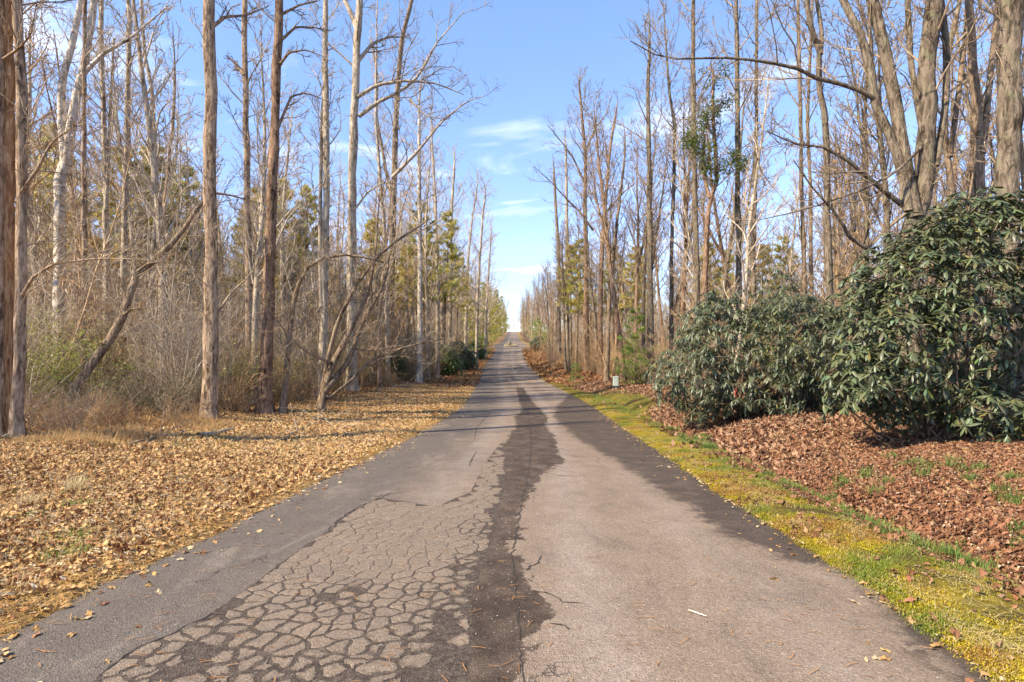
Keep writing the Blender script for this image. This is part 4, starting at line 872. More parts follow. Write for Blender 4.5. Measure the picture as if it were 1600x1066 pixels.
for k, (x, y, sc) in enumerate([(3.4, 352, .8), (6.5, 366, .9), (-4.5, 360, .85), (1.2, 420, 1.0), (-2.2, 450, 1.1)]):
    place('bare_tree', protoL[k % 6], LT, (x, y, float(gz(x, y))), k*1.3, sc, 'faint bare tree seen in the sky gap beyond the road crest', 'tree', 'bare trees beyond the crest')
for k, (x, y, sc) in enumerate([(-10.5, -9, .9), (-18, 6, .9), (-15, -12, 1.0)]):
    place('bare_tree', protoL[(k*2+1) % 6], LT, (x, y, float(gz(x, y))), k*1.7, sc, 'bare tree of the left wood edge beside the near road', 'tree', 'bare trees beside the near road')
for g_ in ('pines in the left woods', 'pines behind the white grey tree', 'pines behind the reddish trees', 'pines above the middle bush'): tell_apart(PINES[g_], 'pine tree')
# holly-like evergreen with forked reddish stem
def holly():
    d = 24.0; rg = R(61)
    o, org = hero('evergreen_tree', 'reddish forked tree carrying tufts of bright green leaves', [(1103, 500), (1104, 400), (1107, 330), (1111, 306), (1120, 290), (1118, 240), (1113, 190), (1114, 110)], (13, 4), 'red', 'brown', d=d, seed=61, ext=0, auto=dict(n=6, L=1.8, t0=.5),
                  stems=[([(1109, 310), (1101, 280), (1098, 250), (1102, 210)], 6, 3)])
    pos = []; lt = Tubes()
    for (cx, cy, rx, ry, n) in [(1098, 182, 22, 14, 260), (1078, 220, 20, 26, 300), (1128, 160, 20, 16, 200), (1140, 245, 24, 12, 300), (1100, 262, 14, 8, 90), (1116, 118, 22, 14, 110), (1094, 240, 30, 18, 160), (1150, 270, 14, 30, 110)]:
        lim = path(rg, P3(1108+(1112-1108)*rg.rand(), min(cy+28, 380), d), P3(cx, cy, d+rg.uniform(-.5, .5))-P3(1108, cy+28, d), .9*abs(cx-1106)/F*d+.8, 7, .12, .02); lt.add(lim, np.linspace(.03, .008, 7), 5)
        tips = [path(rg, along(lim, rg.uniform(.3, 1))[0], rg.normal(0, 1, 3)*[1, 1, .5], rg.uniform(.3, .9)*rx/20, 5, .2, .02) for _q in range(int(n/9))]
        for tp in tips: lt.add(tp, np.linspace(.011, .005, 5), 3)
        for _ in range(int(n*2.2)):
            tp = tips[rg.randint(len(tips))]; pos.append(along(tp, rg.uniform(.2, 1)*.99)[0]+rg.normal(0, .10, 3))
    pos = np.array(pos); n = len(pos)
    M = rotmats(rg.uniform(0, 6.28, n), rg.uniform(0, 1.4, n), rg.uniform(0, 6.28, n))
    tv = [(-.5, 0, 0), (0, -.2, .02), (.5, 0, 0), (0, .2, .02)]
    V, Fc, C = scatter(tv, [(0, 1, 2, 3)], pos, M, rg.uniform(.10, .17, n), np.array([.13, .175, .045])*rg.uniform(.6, 1.5, (n, 1)))
    link('foliage', raw_mesh('foliage', V, [Fc], M_SMALL, False, C, org), o); link('branches', lt.mesh('branches', BARK['red'], origin=org), o)
holly()

# the far woods that read as one mass
def join_meshes(name, ms, mat):
    VV, TT, CC, o = [], [], [], 0
    for m in ms:
        n = len(m.vertices); v = np.empty(n*3, np.float32); m.vertices.foreach_get('co', v); VV.append(v.reshape(-1, 3))
        q = np.empty(len(m.loops), np.int32); m.loops.foreach_get('vertex_index', q); TT.append(q.reshape(-1, 4)+o)
        c = np.empty(n*4, np.float32); m.color_attributes['Col'].data.foreach_get('color', c); CC.append(c.reshape(-1, 4)[:, :3]); o += n
    return raw_mesh(name, np.concatenate(VV), [np.concatenate(TT)], mat, True, np.concatenate(CC))
def distant_woods(name, side, n, seed, protos, mat, label, y0=30, y1=350):
    rg = R(seed); src = [join_meshes(name+'_tree', p, mat) for p in protos]
    P = []
    while len(P) < n:
        y = rg.uniform(y0, y1); e = edgeL(y) if side < 0 else edgeR(y); x = e+side*((3 if y > 52 else 9)+rg.rand()**.8*min(150, y*1.1))
        if abs(x) < y*.97: P.append((x, y, float(gz(x, y))-.1))
    n = len(P)
    gn_scatter(name, src, P, np.column_stack([rg.normal(0, .03, n), rg.normal(0, .03, n), rg.uniform(0, 6.28, n)]), rg.uniform(.65, 1.0, n), rg.randint(len(src), size=n), label, 'woods')
distant_woods('distant_woods', -1, 1150, 71, protoL, TWIG['pale'], 'pale mass of far bare trees filling the left woods')
distant_woods('distant_woods', +1, 950, 72, protoR, TWIG['brown'], 'brown mass of far bare trees filling the right woods')

# ------------------------------------------------------------------ undergrowth: bare shrubs (things) and tangles (stuff)
def shrub_mesh(seed, h, n, spread, twig, nt=6, r=.009):
    rg = R(seed); tb = Tubes()
    for _ in range(n):
        a = rg.uniform(0, 6.28); l = h*rg.uniform(.55, 1.15)
        P = path(rg, (rg.normal(0, .12), rg.normal(0, .12), -.05), (math.cos(a)*spread*rg.rand(), math.sin(a)*spread*rg.rand(), 1), l, 8, .13, rg.uniform(-.06, .03))
        tb.add(P, np.linspace(r*rg.uniform(.7, 1.6), .003, 8), 4, rg.uniform(.7, 1.2))
        for k in range(nt):
            p, T = along(P, rg.uniform(.15, .98)); B = path(rg, p, side_dir(rg, T, rg.uniform(.5, 1.1), .15), l*rg.uniform(.12, .4), 5, .2, .02)
            tb.add(B, np.linspace(.0055, .002, 5), 3, rg.uniform(.75, 1.2))
            for _ in range(2):
                p2, T2 = along(B, rg.uniform(.2, .9)); tb.add(path(rg, p2, side_dir(rg, T2, .8, .1), l*rg.uniform(.05, .15), 3, .2, .02), [.004, .003, .0018], 3)
    return tb.mesh('stems', TWIG[twig])
shr = [shrub_mesh(300, 2.6, 16, .7, 'red'), shrub_mesh(301, 3.4, 14, .6, 'pale'), shrub_mesh(302, 1.8, 18, .9, 'red'), shrub_mesh(303, 4.2, 12, .5, 'pale'), shrub_mesh(304, 2.2, 20, 1.0, 'brown'), shrub_mesh(305, 1.2, 22, 1.1, 'red')]
rs = R(31)
def shrubs(side, n, y0, y1, label, group, off=(0, 6), sc=(.7, 1.25), pick=(0, 1, 2, 3, 4, 5), inset=.6, own=False):
    made = []
    for _ in range(n):
        for _t_ in range(20):
            y = y0+(y1-y0)*rs.rand()**1.15; e = edgeL(y)+inset if side < 0 else edgeR(y)-inset
            x = e+side*(off[0]+(off[1]-off[0])*rs.rand()**1.2)
            if abs(x) < .93*y+1 and not (y < 16 and 50 < x/y*F+CX < 330): break
        o = link('bare_shrub', shr[pick[rs.randint(len(pick))]], None, (x, y, float(gz(x, y)))); s = rs.uniform(*sc); o.scale = (s, s, s); o.rotation_euler = (0, 0, rs.uniform(0, 6.28))
        tag(o, label, 'shrub', group); made.append((o, ['reddish brown', 'pale wispy', 'low reddish', 'tall thin pale', 'dense brown', 'knee high reddish'][shr.index(o.data)]))
    if own: tell_apart(made, 'leafless shrub')
shrubs(-1, 70, 13, 34, 'leafless reddish brown shrub with thin arching stems at the left wood edge', 'bare shrubs at the left wood edge', (0, 9), own=True)
shrubs(-1, 46, 34, 75, 'leafless twiggy shrub along the left woods farther down the road', 'bare shrubs farther down on the left', (0.2, 9), (.8, 1.3))
shrubs(+1, 42, 22, 60, 'leafless brown shrub beneath the right woods', 'bare shrubs beneath the right woods', (0.6, 12), (.6, 1.15), own=True)
shrubs(+1, 12, 12, 19, 'leafless brown shrub among the trunks behind the evergreen bushes', 'bare shrubs behind the evergreen bushes', (2, 9), (.9, 1.4))
shrubs(-1, 24, 75, 150, 'far leafless shrub at the foot of the left roadside trees', 'far bare shrubs left', (0, 5), (.8, 1.3))
shrubs(+1, 24, 60, 150, 'far leafless shrub at the foot of the right roadside trees', 'far bare shrubs right', (0, 5), (.8, 1.3))
def sapling_mesh(seed, h, twig, stems=3):
    rg = R(seed); tb = Tubes()
    for k in range(stems):
        P = path(rg, (rg.normal(0, .15), rg.normal(0, .15), -.05), (rg.normal(0, .22), rg.normal(0, .22), 1), h*rg.uniform(.7, 1.1), 10, .07, .01)
        r = np.linspace(.022*h/5, .004, 10); tb.add(P, r, 5, rg.uniform(.8, 1.1)); limbs_on(rg, tb, P, r, .18, .97, 12, h*.34, nb=5, nt=3, rmin=.0048, wig=.17, up=.03)
    return tb.mesh('sapling', TWIG[twig])
sapl = [sapling_mesh(325, 10, 'pale', 1), sapling_mesh(326, 9, 'red', 2), sapling_mesh(320, 5.5, 'red', 3), sapling_mesh(321, 7, 'pale', 2), sapling_mesh(322, 4, 'red', 4), sapling_mesh(323, 6, 'brown', 3), sapling_mesh(324, 8, 'pale', 2)]
def leafy_clump(seed, h, col, n, size):
    rg = R(seed); tb = Tubes(); B_ = []
    for k in range(7):
        P = path(rg, (rg.normal(0, .2), rg.normal(0, .2), 0), (rg.normal(0, .4), rg.normal(0, .4), 1), h*rg.uniform(.5, 1.1), 6, .15, 0)
        for j in range(6): p, T = along(P, rg.uniform(.2, .97)); B_.append(path(rg, p, side_dir(rg, T, .9, .1), h*.3, 4, .15, 0))
    B_ = np.array(B_); k = rg.randint(len(B_), size=n); i_ = rg.randint(3, size=n); f = rg.rand(n, 1)
    pos = B_[k, i_]*(1-f)+B_[k, i_+1]*f+rg.normal(0, .05, (n, 3))
    V, Fc, C = scatter([(-.5, 0, 0), (0, -.22, .03), (.5, 0, 0), (0, .22, .03)], [(0, 1, 2, 3)], pos, rotmats(rg.uniform(0, 6, n), rg.uniform(0, 1.2, n), rg.uniform(0, 6, n)), size*rg.uniform(.6, 1.3, n), np.array(col)[None]*rg.uniform(.6, 1.5, (n, 1)))
    return raw_mesh('leafy_clump', V, [Fc], M_SMALL, False, C)
lc = [leafy_clump(340, 1.6, (.26, .31, .07), 420, .07), leafy_clump(341, 2.4, (.33, .34, .10), 500, .075), leafy_clump(342, .9, (.08, .12, .035), 300, .06), leafy_clump(343, 3.4, (.34, .30, .11), 520, .08)]
def tangle(name, side, n, y0, y1, seed, src, label, d0=0.0, depth=26, sc=(.6, 1.2), pw=1.0, cat='undergrowth'):
    rg = R(seed); P = []
    while len(P) < n:
        y = y0+(y1-y0)*rg.rand()**pw; e = edgeL(y) if side < 0 else edgeR(y); x = e+side*(d0+depth*rg.rand())
        if abs(x) < .95*y+1.5: P.append((x, y, float(gz(x, y))-.03))
    gn_scatter(name, src, P, np.column_stack([rg.normal(0, .08, n), rg.normal(0, .08, n), rg.uniform(0, 6.28, n)]), rg.uniform(*sc, n), rg.randint(len(src), size=n), label, cat)
tangle('undergrowth', -1, 620, 15.8, 65, 81, shr, 'tangled brown stems under the left woods', -.1, 30)
tangle('undergrowth', +1, 560, 19, 70, 82, [shr[k] for k in (0, 2, 4, 5)], 'tangled brown stems under the right woods', .4, 30)
tangle('brush', -1, 70, 10.8, 17, 87, [shr[2], shr[5], shr[4]], 'low straw coloured brush along the front of the left woods', -.9, 4.5, (.3, .62), cat='brush')
tangle('thicket', -1, 820, 15.8, 110, 83, sapl, 'dense thicket of thin bare saplings inside the left woods', .6, 36, (.7, 1.25), cat='thicket')
tangle('thicket', +1, 560, 21, 110, 84, [sapl[k] for k in (0, 1, 2, 4, 5)], 'dense thicket of thin bare saplings inside the right woods', .8, 34, (.6, 1.1), cat='thicket')
tangle('green_undergrowth', -1, 560, 14, 55, 85, lc, 'pale green leafy undergrowth scattered through the left woods', .2, 26, (.6, 1.5))
tangle('green_undergrowth', +1, 150, 22, 60, 86, lc, 'pale green leafy undergrowth scattered through the right woods', 1, 22, (.5, 1.0))

# ------------------------------------------------------------------ broadleaf evergreens (rhododendron)
LEAF_T = np.array([(0, 0, 0), (.28, -.115, -.03), (.28, .115, -.03), (.30, 0, .012), (.68, -.13, -.06), (.68, .13, -.06), (.68, 0, -.02), (1, 0, -.12)], float)
LEAF_F = np.array([(0, 1, 3), (0, 3, 2), (1, 4, 3), (4, 6, 3), (3, 6, 2), (6, 5, 2), (4, 7, 6), (6, 7, 5)])
def frames_for(dirs, roll):
    d = dirs/np.linalg.norm(dirs, axis=1)[:, None]; up = np.array([0, 0, 1.])[None]
    s = np.cross(up, d); s /= np.linalg.norm(s, axis=1)[:, None]+1e-6; u = np.cross(d, s)
    c, sn = np.cos(roll)[:, None], np.sin(roll)[:, None]; s2 = s*c+u*sn; u2 = -s*sn+u*c
    return np.stack([d, s2, u2], -1)
def bush(name, label, ells, base, n_wh, leaf_len, col, seed, leaf_parts=0, narrow=1.0, simple=False, lowgap=.3, droop=.55, group=None, stems=26, per=(6, 9), inner=.25, sparse=0.0):
    """ells: list of (cx,cy,cz,rx,ry,rz)"""
    rg = R(seed); E = np.array(ells, float); vol = E[:, 3]*E[:, 4]*E[:, 5]; w = vol**.67; w /= w.sum()
    pts, nrm = [], []
    tries = 0
    while len(pts) < n_wh and tries < n_wh*30:
        tries += 1
        e = E[rg.choice(len(E), p=w)]; v = rg.normal(0, 1, 3); v /= np.linalg.norm(v)
        if rg.rand() < .4 and v[1] > 0: v[1] *= -1
        q = v*(1-inner*rg.rand()**1.5 if rg.rand() < .8 else rg.uniform(.45, .85))
        lump = 1+.16*math.sin(v[0]*6+e[0]*3)+.14*math.sin(v[2]*7+e[2]*5)*math.cos(v[1]*5)
        lump *= 1+.13*vnoise(v[0]*3+e[0], v[2]*3+e[2], seed+3, .9); p = e[:3]+q*e[3:]*lump+rg.normal(0, .05, 3)
        if p[2] < gz(p[0], p[1])+(.08 if vnoise(p[0], p[1], seed+5, .5) > .25 else lowgap): continue
        ins = (((p-E[:, :3])/E[:, 3:])**2).sum(1)
        if (ins < .45).any(): continue
        if sparse and vnoise(p[0]*1.0, p[2]*1.0+p[1]*.4, seed, .38) < -1+sparse*2: continue
        pts.append(p); nrm.append(v)
    pts = np.array(pts); nrm = np.array(nrm)
    org = np.array([base[0], base[1], float(gz(base[0], base[1]))]); o = empty(name, org, label, 'bush', group)
    tb = Tubes(); trunks = []
    for k in range(stems):
        tgt = pts[rg.randint(len(pts))]; b0 = org+[rg.normal(0, .35), rg.normal(0, .25), -.05]
        m = (b0+tgt)/2+[0, 0, -.25]+rg.normal(0, .18, 3); t = np.linspace(0, 1, 9)[:, None]; P = b0*(1-t)**2+2*m*t*(1-t)+tgt*t**2; P[1:-1] += rg.normal(0, .03, (7, 3))
        tb.add(P, np.linspace(.028, .006, 9)*rg.uniform(.7, 1.2), 5, rg.uniform(.7, 1)); trunks.append(P)
    TP = np.concatenate([t[3:] for t in trunks])
    sub = rg.permutation(len(pts))[:min(len(pts), 520)]
    for k in sub:
        p = pts[k]; j = np.argmin(((TP-p)**2).sum(1)+.3*((TP[:, 2]-p[2]) > 0)); a = TP[j]; m = (a+p)/2+rg.normal(0, .06, 3)-[0, 0, .05]
        t = np.linspace(0, 1, 5)[:, None]; tb.add(a*(1-t)**2+2*m*t*(1-t)+p*t**2, np.linspace(.010, .004, 5), 3, rg.uniform(.8, 1.2))
    link('stems', tb.mesh('stems', BARK['brown'], origin=org), o)
    cnt = rg.randint(per[0], per[1]+1, len(pts)); idx = np.repeat(np.arange(len(pts)), cnt); n = len(idx)
    az = rg.uniform(0, 6.28, n); first = np.r_[0, np.cumsum(cnt)[:-1]]
    az = np.repeat(rg.uniform(0, 6.28, len(pts)), cnt)+(np.arange(n)-np.repeat(first, cnt))*2*math.pi/np.repeat(cnt, cnt)+rg.normal(0, .25, n)
    ax = nrm[idx]*.8+[0, 0, .55]; ax /= np.linalg.norm(ax, axis=1)[:, None]
    s = np.cross(ax, np.array([0.3, .5, .2])); s /= np.linalg.norm(s, axis=1)[:, None]; u = np.cross(ax, s)
    dr = (s*np.cos(az)[:, None]+u*np.sin(az)[:, None]) + ax*rg.uniform(-.1, .45, n)[:, None]; dr[:, 2] -= droop*rg.uniform(.4, 1.4, n)
    M = frames_for(dr, rg.normal(0, .25, n)); size = leaf_len*rg.uniform(.65, 1.2, n)
    pos = pts[idx]+nrm[idx]*.0
    C0 = np.array(col)[None]*rg.uniform(.55, 1.5, (n, 1)); C0 = C0*(1+np.column_stack([rg.normal(0, .12, n), rg.normal(0, .04, n), rg.normal(0, .14, n)]))
    yl = rg.rand(n) < .025; C0[yl] = np.array([.20, .17, .05])
    if leaf_parts:
        # the leaves that show largest become parts of their own (shared meshes)
        dist = np.linalg.norm(pos-CAM, axis=1)+rg.uniform(0, .9, n)
        infr = (np.abs(pos[:, 0]/pos[:, 1]) < .9)
        order = np.argsort(np.where(infr, dist, 1e6))[:leaf_parts]; rest = np.ones(n, bool); rest[order] = False
        lm = [raw_mesh('leaf', LEAF_T*[1, narrow*rg.uniform(.85, 1.15), rg.uniform(.5, 1.5)], [LEAF_F], M_RHODO, True, np.array(col)[None]*f*np.ones((8, 1))) for f in (.7, .9, 1.1, 1.35)]
        for k in order:
            lf = link('leaf', lm[k % 4], o); mm = Matrix(M[k].tolist()).to_4x4(); mm.translation = Vector(pos[k]-org)
            lf.matrix_local = mm @ Matrix.Scale(float(size[k]), 4)
    else: rest = np.ones(n, bool)
    V, Fc, C = scatter(LEAF_T*[1, narrow, 1] if not simple else np.array([(0, 0, 0), (.5, -.15, -.02), (1, 0, -.1), (.5, .15, -.02)]), LEAF_F if not simple else [(0, 1, 2), (0, 2, 3)], pos[rest], M[rest], size[rest], C0[rest])
    f = link('foliage', raw_mesh('foliage', V, [Fc], M_RHODO, True, C, org), o)
    if leaf_parts: f['kind'] = 'stuff'
    return o
RH = (.098, .113, .052); RH2 = (.100, .112, .058)
bush('rhododendron_bush', 'large dark green bush with big drooping leathery leaves at the right edge',
     [(7.4, 9.6, 2.1, 1.5, 1.1, 1.75), (6.1, 9.2, 1.55, .95, .85, 1.25), (8.9, 9.8, 2.2, 1.5, 1.2, 1.9), (5.55, 9.1, 1.0, .55, .6, .65), (7.5, 8.8, .55, .9, .5, .32), (6.5, 9.4, 2.6, .8, .8, .8), (8.0, 9.6, 3.45, .9, .8, .75)],
     (7.3, 9.8), 2300, .175, RH, 91, 300, sparse=.24, stems=40, inner=.45, lowgap=.42)
bush('rhododendron_bush', 'wide dense bush of narrow drooping olive leaves in the middle of the right bank',
     [(5.9, 15.2, 1.15, 1.7, 1.5, 1.55), (4.7, 14.7, .75, .95, 1.0, 1.1), (7.3, 15.2, 1.35, 1.5, 1.4, 1.75), (6.3, 14.4, .5, 1.4, .8, .75), (8.4, 14.8, 1.1, 1.2, 1.2, 1.6), (5.6, 15.2, 2.1, .8, .8, .9)],
     (6.2, 15.3), 2600, .20, RH2, 92, 240, droop=.75, sparse=.10, stems=34, narrow=.72, inner=.35)
bush('rhododendron_bush', 'dark leafy bush standing behind the gap between the two big right bushes', [(9.3, 18.5, 1.6, 1.8, 1.2, 1.8), (11.5, 18.0, 1.7, 1.8, 1.2, 1.9)], (10, 18.6), 900, .19, RH2, 93, 0, simple=True, droop=.7, stems=16)
bush('rhododendron_bush', 'bright green rounded bush right of the white grey tree', [(-7.0, 50.5, -.2, 2.2, 1.6, 1.6), (-5.8, 51, -.6, 1.3, 1.2, 1.1)], (-6.8, 50.6), 1100, .26, (.19, .25, .07), 94, 0, simple=True, stems=8)
bush('rhododendron_bush', 'dark green rounded bush just beyond the bright green one left of the road', [(-6.4, 62, -.1, 2.2, 1.8, 1.7), (-5.2, 62.5, -.5, 1.4, 1.2, 1.2)], (-6.3, 62), 1100, .28, (.10, .15, .07), 95, 0, simple=True, stems=8)
bush('rhododendron_bush', 'far dark green bush at the left roadside below the pines', [(-5.9, 84, .1, 1.9, 2.2, 1.5)], (-5.9, 84), 700, .34, (.10, .15, .06), 96, 0, simple=True, stems=6)
bush('rhododendron_bush', 'low dark bush in front of the far right evergreens', [(5.2, 104, 1.2, 2.2, 2.0, 1.3)], (5.2, 104), 600, .36, (.045, .075, .035), 97, 0, simple=True, stems=6)

def leafy(name, label, ells, n, size, col, seed, cat='shrub', group=None, stem_n=18):
    rg = R(seed); E = np.array(ells, float); P = []
    c0 = E[0, :3]; org = np.array([c0[0], c0[1], float(gz(c0[0], c0[1]))]); tb = Tubes(); TP = []
    o = empty(name, org, label, cat, group)
    for k in range(stem_n):
        e = E[rg.randint(len(E))]; x, y = e[0]+rg.normal(0, .4)*e[3], e[1]+rg.normal(0, .4)*e[4]; g = float(gz(x, y))
        Q_ = path(rg, (x, y, g-.03), (rg.normal(0, .3), rg.normal(0, .3), 1), max(.4, (e[2]+e[5]*.9-g)*rg.uniform(.7, 1.1)), 8, .12, 0)
        tb.add(Q_, np.linspace(.012, .004, 8), 4)
        for j in range(9):
            p, T = along(Q_, rg.uniform(.2, .98)); B = path(rg, p, side_dir(rg, T, .9, .1), rg.uniform(.3, .9)*min(1, e[3]), 5, .15, 0); tb.add(B, np.linspace(.006, .003, 5), 3); TP.append(B)
    link('stems', tb.mesh('stems', TWIG['brown'], origin=org), o)
    B = np.array(TP); k = rg.randint(len(B), size=n); t = rg.uniform(0, 4, n); i_ = np.minimum(t.astype(int), 3); f = (t-i_)[:, None]
    pos = B[k, i_]*(1-f)+B[k, i_+1]*f + rg.normal(0, .045, (n, 3)); M = rotmats(rg.uniform(0, 6.28, n), rg.uniform(0, 1.0, n), rg.uniform(0, 6.28, n))
    V, Fc, C = scatter([(-.5, 0, 0), (0, -.22, .03), (.5, 0, 0), (0, .22, .03)], [(0, 1, 2, 3)], pos, M, size*rg.uniform(.6, 1.3, n), np.array(col)[None]*rg.uniform(.6, 1.5, (n, 1)))
    link('foliage', raw_mesh('foliage', V, [Fc], M_SMALL, False, C, org), o)
for k, (px, d, h, w, lab) in enumerate([(60, 14.5, 2.6, 1.0, 'lime green leafy shrub right beside the split trunk'), (118, 15.5, 2.0, 1.1, 'lime green leafy shrub under the white forked tree'), (95, 18.5, 3.4, 1.2, 'taller pale green shrub behind the foot of the white forked tree'),
                                        (205, 17.5, 1.5, 1.2, 'green shrub behind the leaning dead trunk'), (270, 15.0, 1.0, .9, 'low dark green shrub between leaning dead trunk and thick straight trunk'), (390, 20.0, 2.0, 1.2, 'pale green shrub right of the thick straight trunk'),
                                        (300, 19.5, 1.6, 1.2, 'pale green shrub behind the thick straight trunk'), (620, 38, 2.8, 1.8, 'green shrub left of the white grey tree by the road'), (1000, 34, 1.0, 1.1, 'low olive shrub behind the utility pedestal'), (1240, 17.2, 3.0, 1.3, 'yellow green shrub rising behind the middle bush')]):
    x = (px-CX)/F*d; g = float(gz(x, d)); col = (.38, .43, .08) if 'lime' in lab or 'pale' in lab or 'yellow' in lab else (.07, .11, .035)
    leafy('leafy_shrub', lab, [(x, d, g+h*.5, w, w*.8, h*.5)], int(2000*w*h/2), .07 if d < 22 else .11, col, 400+k)

# ------------------------------------------------------------------ leaf litter, needles, moss and grass (uncountable)
OAK = []
for k in range(9):
    a = 2*math.pi*k/9; r = .5*(1.0 if k % 2 == 0 else .62)*(1.15 if k in (0,) else 1); OAK.append((r*math.cos(a)*1.15, r*math.sin(a)*.8, .0))
OAK = np.array([(0, 0, .03)]+OAK); OAK[1:, 2] = .16*np.abs(OAK[1:, 1])*2-.08+.09*np.sin(np.arange(9)*2.1)
OAKF = np.array([(0, 1+k, 1+(k+1) % 9) for k in range(9)])
SIMPLE = np.array([(-.5, -.12, .06), (0, -.32, .0), (.5, -.05, .09), (.42, .2, .0), (-.1, .33, .07)]); SIMPLEF = np.array([(0, 1, 4), (1, 3, 4), (1, 2, 3)])
GOLD = np.array([(.66, .40, .17), (.72, .48, .23), (.56, .32, .12), (.76, .56, .32), (.44, .21, .08), (.30, .14, .06), (.70, .43, .15), (.78, .62, .40)])
RUST = np.array([(.30, .13, .065), (.38, .18, .09), (.21, .09, .045), (.46, .25, .14), (.13, .058, .034), (.35, .145, .07), (.54, .34, .21), (.26, .11, .055)])
def litter(name, label, n, sampler, pal, size, seed, tmpl, stack=.03, tilt=.5, per=7, spread=.11, nproto=10):
    """clumps of a few leaves each, laid over the ground"""
    rg = R(seed); xy = sampler(rg, n); x, y = xy[:, 0], xy[:, 1]; n = len(x); src = []
    for k in range(nproto):
        q = rg.normal(0, spread, (per, 2)); pos = np.column_stack([q, .004+stack*rg.rand(per)**2])
        M = rotmats(rg.uniform(0, 6.28, per), np.abs(rg.normal(0, tilt, per)), rg.uniform(0, 6.28, per)); P_ = pal[rg.randint(len(pal), size=per)]
        sz = np.column_stack([np.ones(per), rg.uniform(.55, 1.1, per), rg.uniform(.6, 2.6, per)])*(size*rg.uniform(.45, 1.35, per))[:, None]
        V, Fc, C = scatter(tmpl[0], tmpl[1], pos, M, sz, P_*rg.uniform(.7, 1.2, (per, 1))); src.append(raw_mesh('leaf_clump', V, [Fc], M_LITTER, False, C))
    e = .15; g = gz(x, y); sx = (gz(x+e, y)-g)/e; sy = (gz(x, y+e)-g)/e
    rot = np.column_stack([np.arctan(sy), -np.arctan(sx), np.zeros(n)]); sp = rg.randint(nproto, size=n)
    gn_scatter(name, src, np.column_stack([x, y, g]), rot+np.column_stack([0*x, 0*x, rg.uniform(0, 6.28, n)*0]), rg.uniform(.8, 1.25, n), sp, label, 'leaf litter')
def samp(side, d0, d1, u0, u1, pw=1.0, upw=1.0, dens=None):
    def f(rg, n):
        out = []; c = 0
        while c < n:
            y = d0+(d1-d0)*rg.rand(n)**pw; u = u0+(u1-u0)*rg.rand(n)**upw
            x = np.where(side < 0, xr(y)-hwL(y)-u, xr(y)+hwR(y)+u)
            k = np.abs(x) < .93*y+.6
            if dens is not None: k &= rg.rand(n) < dens(x, y, u)
            out.append(np.column_stack([x, y])[k]); c += k.sum()
        return np.concatenate(out)[:n]
    return f
dl = lambda x, y, u: np.clip(.35+u*.8+.35*vnoise(x, y, 51, .8), 0, 1)
MIXG = np.vstack([GOLD, GOLD*.95, GOLD[:4]*[1.08, 1.05, 1.0], GOLD[:4]*.85, RUST[:3]*1.2])
litter('leaf_litter', 'golden tan fallen leaves on the near left verge', 9500, samp(-1, 2.6, 10, .08, 7, dens=dl), MIXG*.93, .047, 501, (OAK, OAKF), nproto=18, per=8)
litter('leaf_litter', 'tan fallen leaves on the left verge down to the wood edge', 11000, samp(-1, 8, 38, .05, 8, pw=1.3, dens=dl), MIXG*.95, .07, 502, (OAK, OAKF), spread=.15)
litter('leaf_litter', 'brown fallen leaves on the floor of the left woods', 7000, samp(-1, 11, 34, 5, 18, pw=1.2), np.vstack([RUST, GOLD[:5]]), .10, 503, (SIMPLE, SIMPLEF), spread=.2)
dr_ = lambda x, y, u: np.clip((u-.85-1.7*np.exp(-((y-25)/5.)**2))*2.0+.5*vnoise(x, y, 52, .6), .02, 1)
MIXR = .86*np.vstack([RUST*1.1, RUST*.85, RUST*[1.15, 1.3, 1.4], RUST[:5]*[1.3, 1.4, 1.5], GOLD[:2]*.75])
litter('leaf_litter', 'russet fallen leaves over the near right bank', 10500, samp(1, 2.6, 10.5, .1, 7, dens=dr_), MIXR, .051, 504, (OAK, OAKF), nproto=18, tilt=.35, per=8)
litter('leaf_litter', 'russet fallen leaves on the right bank beyond the big bush', 10000, samp(1, 9, 42, .4, 10, pw=1.25, dens=dr_), MIXR, .08, 505, (OAK, OAKF), spread=.15)
litter('leaf_litter', 'orange brown fallen leaves beside the far road', 6000, lambda rg, n: np.vstack([samp(-1, 36, 120, .1, 6)(rg, n//2), samp(1, 40, 120, .3, 6)(rg, n//2)]), np.vstack([GOLD*.85, RUST]), .17, 506, (SIMPLE, SIMPLEF), spread=.3)
def spill(rg, n):   # leaves blown a little way onto the asphalt
    sd_ = rg.rand(n) < .62; y = 2.5+rg.rand(n)**1.2*22; u = -rg.exponential(.13, n)-.0
    return np.column_stack([np.where(sd_, xr(y)-hwL(y)-u, xr(y)+hwR(y)+u), y])
def spilled():
    rg = R(507); xy = spill(rg, 900); n = len(xy); pos = np.column_stack([xy, zr(xy[:, 1])+.008]); sz = .06*rg.uniform(.4, 1.2, n)
    V, Fc, C = scatter(OAK, OAKF, pos, rotmats(rg.uniform(0, 6.28, n), np.abs(rg.normal(0, .3, n)), rg.uniform(0, 6.28, n)), sz, MIXG[rg.randint(len(MIXG), size=n)]*.85)
    tag(link('leaf_litter', raw_mesh('leaf_litter', V, [Fc], M_LITTER, False, C)), 'loose leaves blown onto the edges of the asphalt', 'leaf litter', kind='stuff')
spilled()

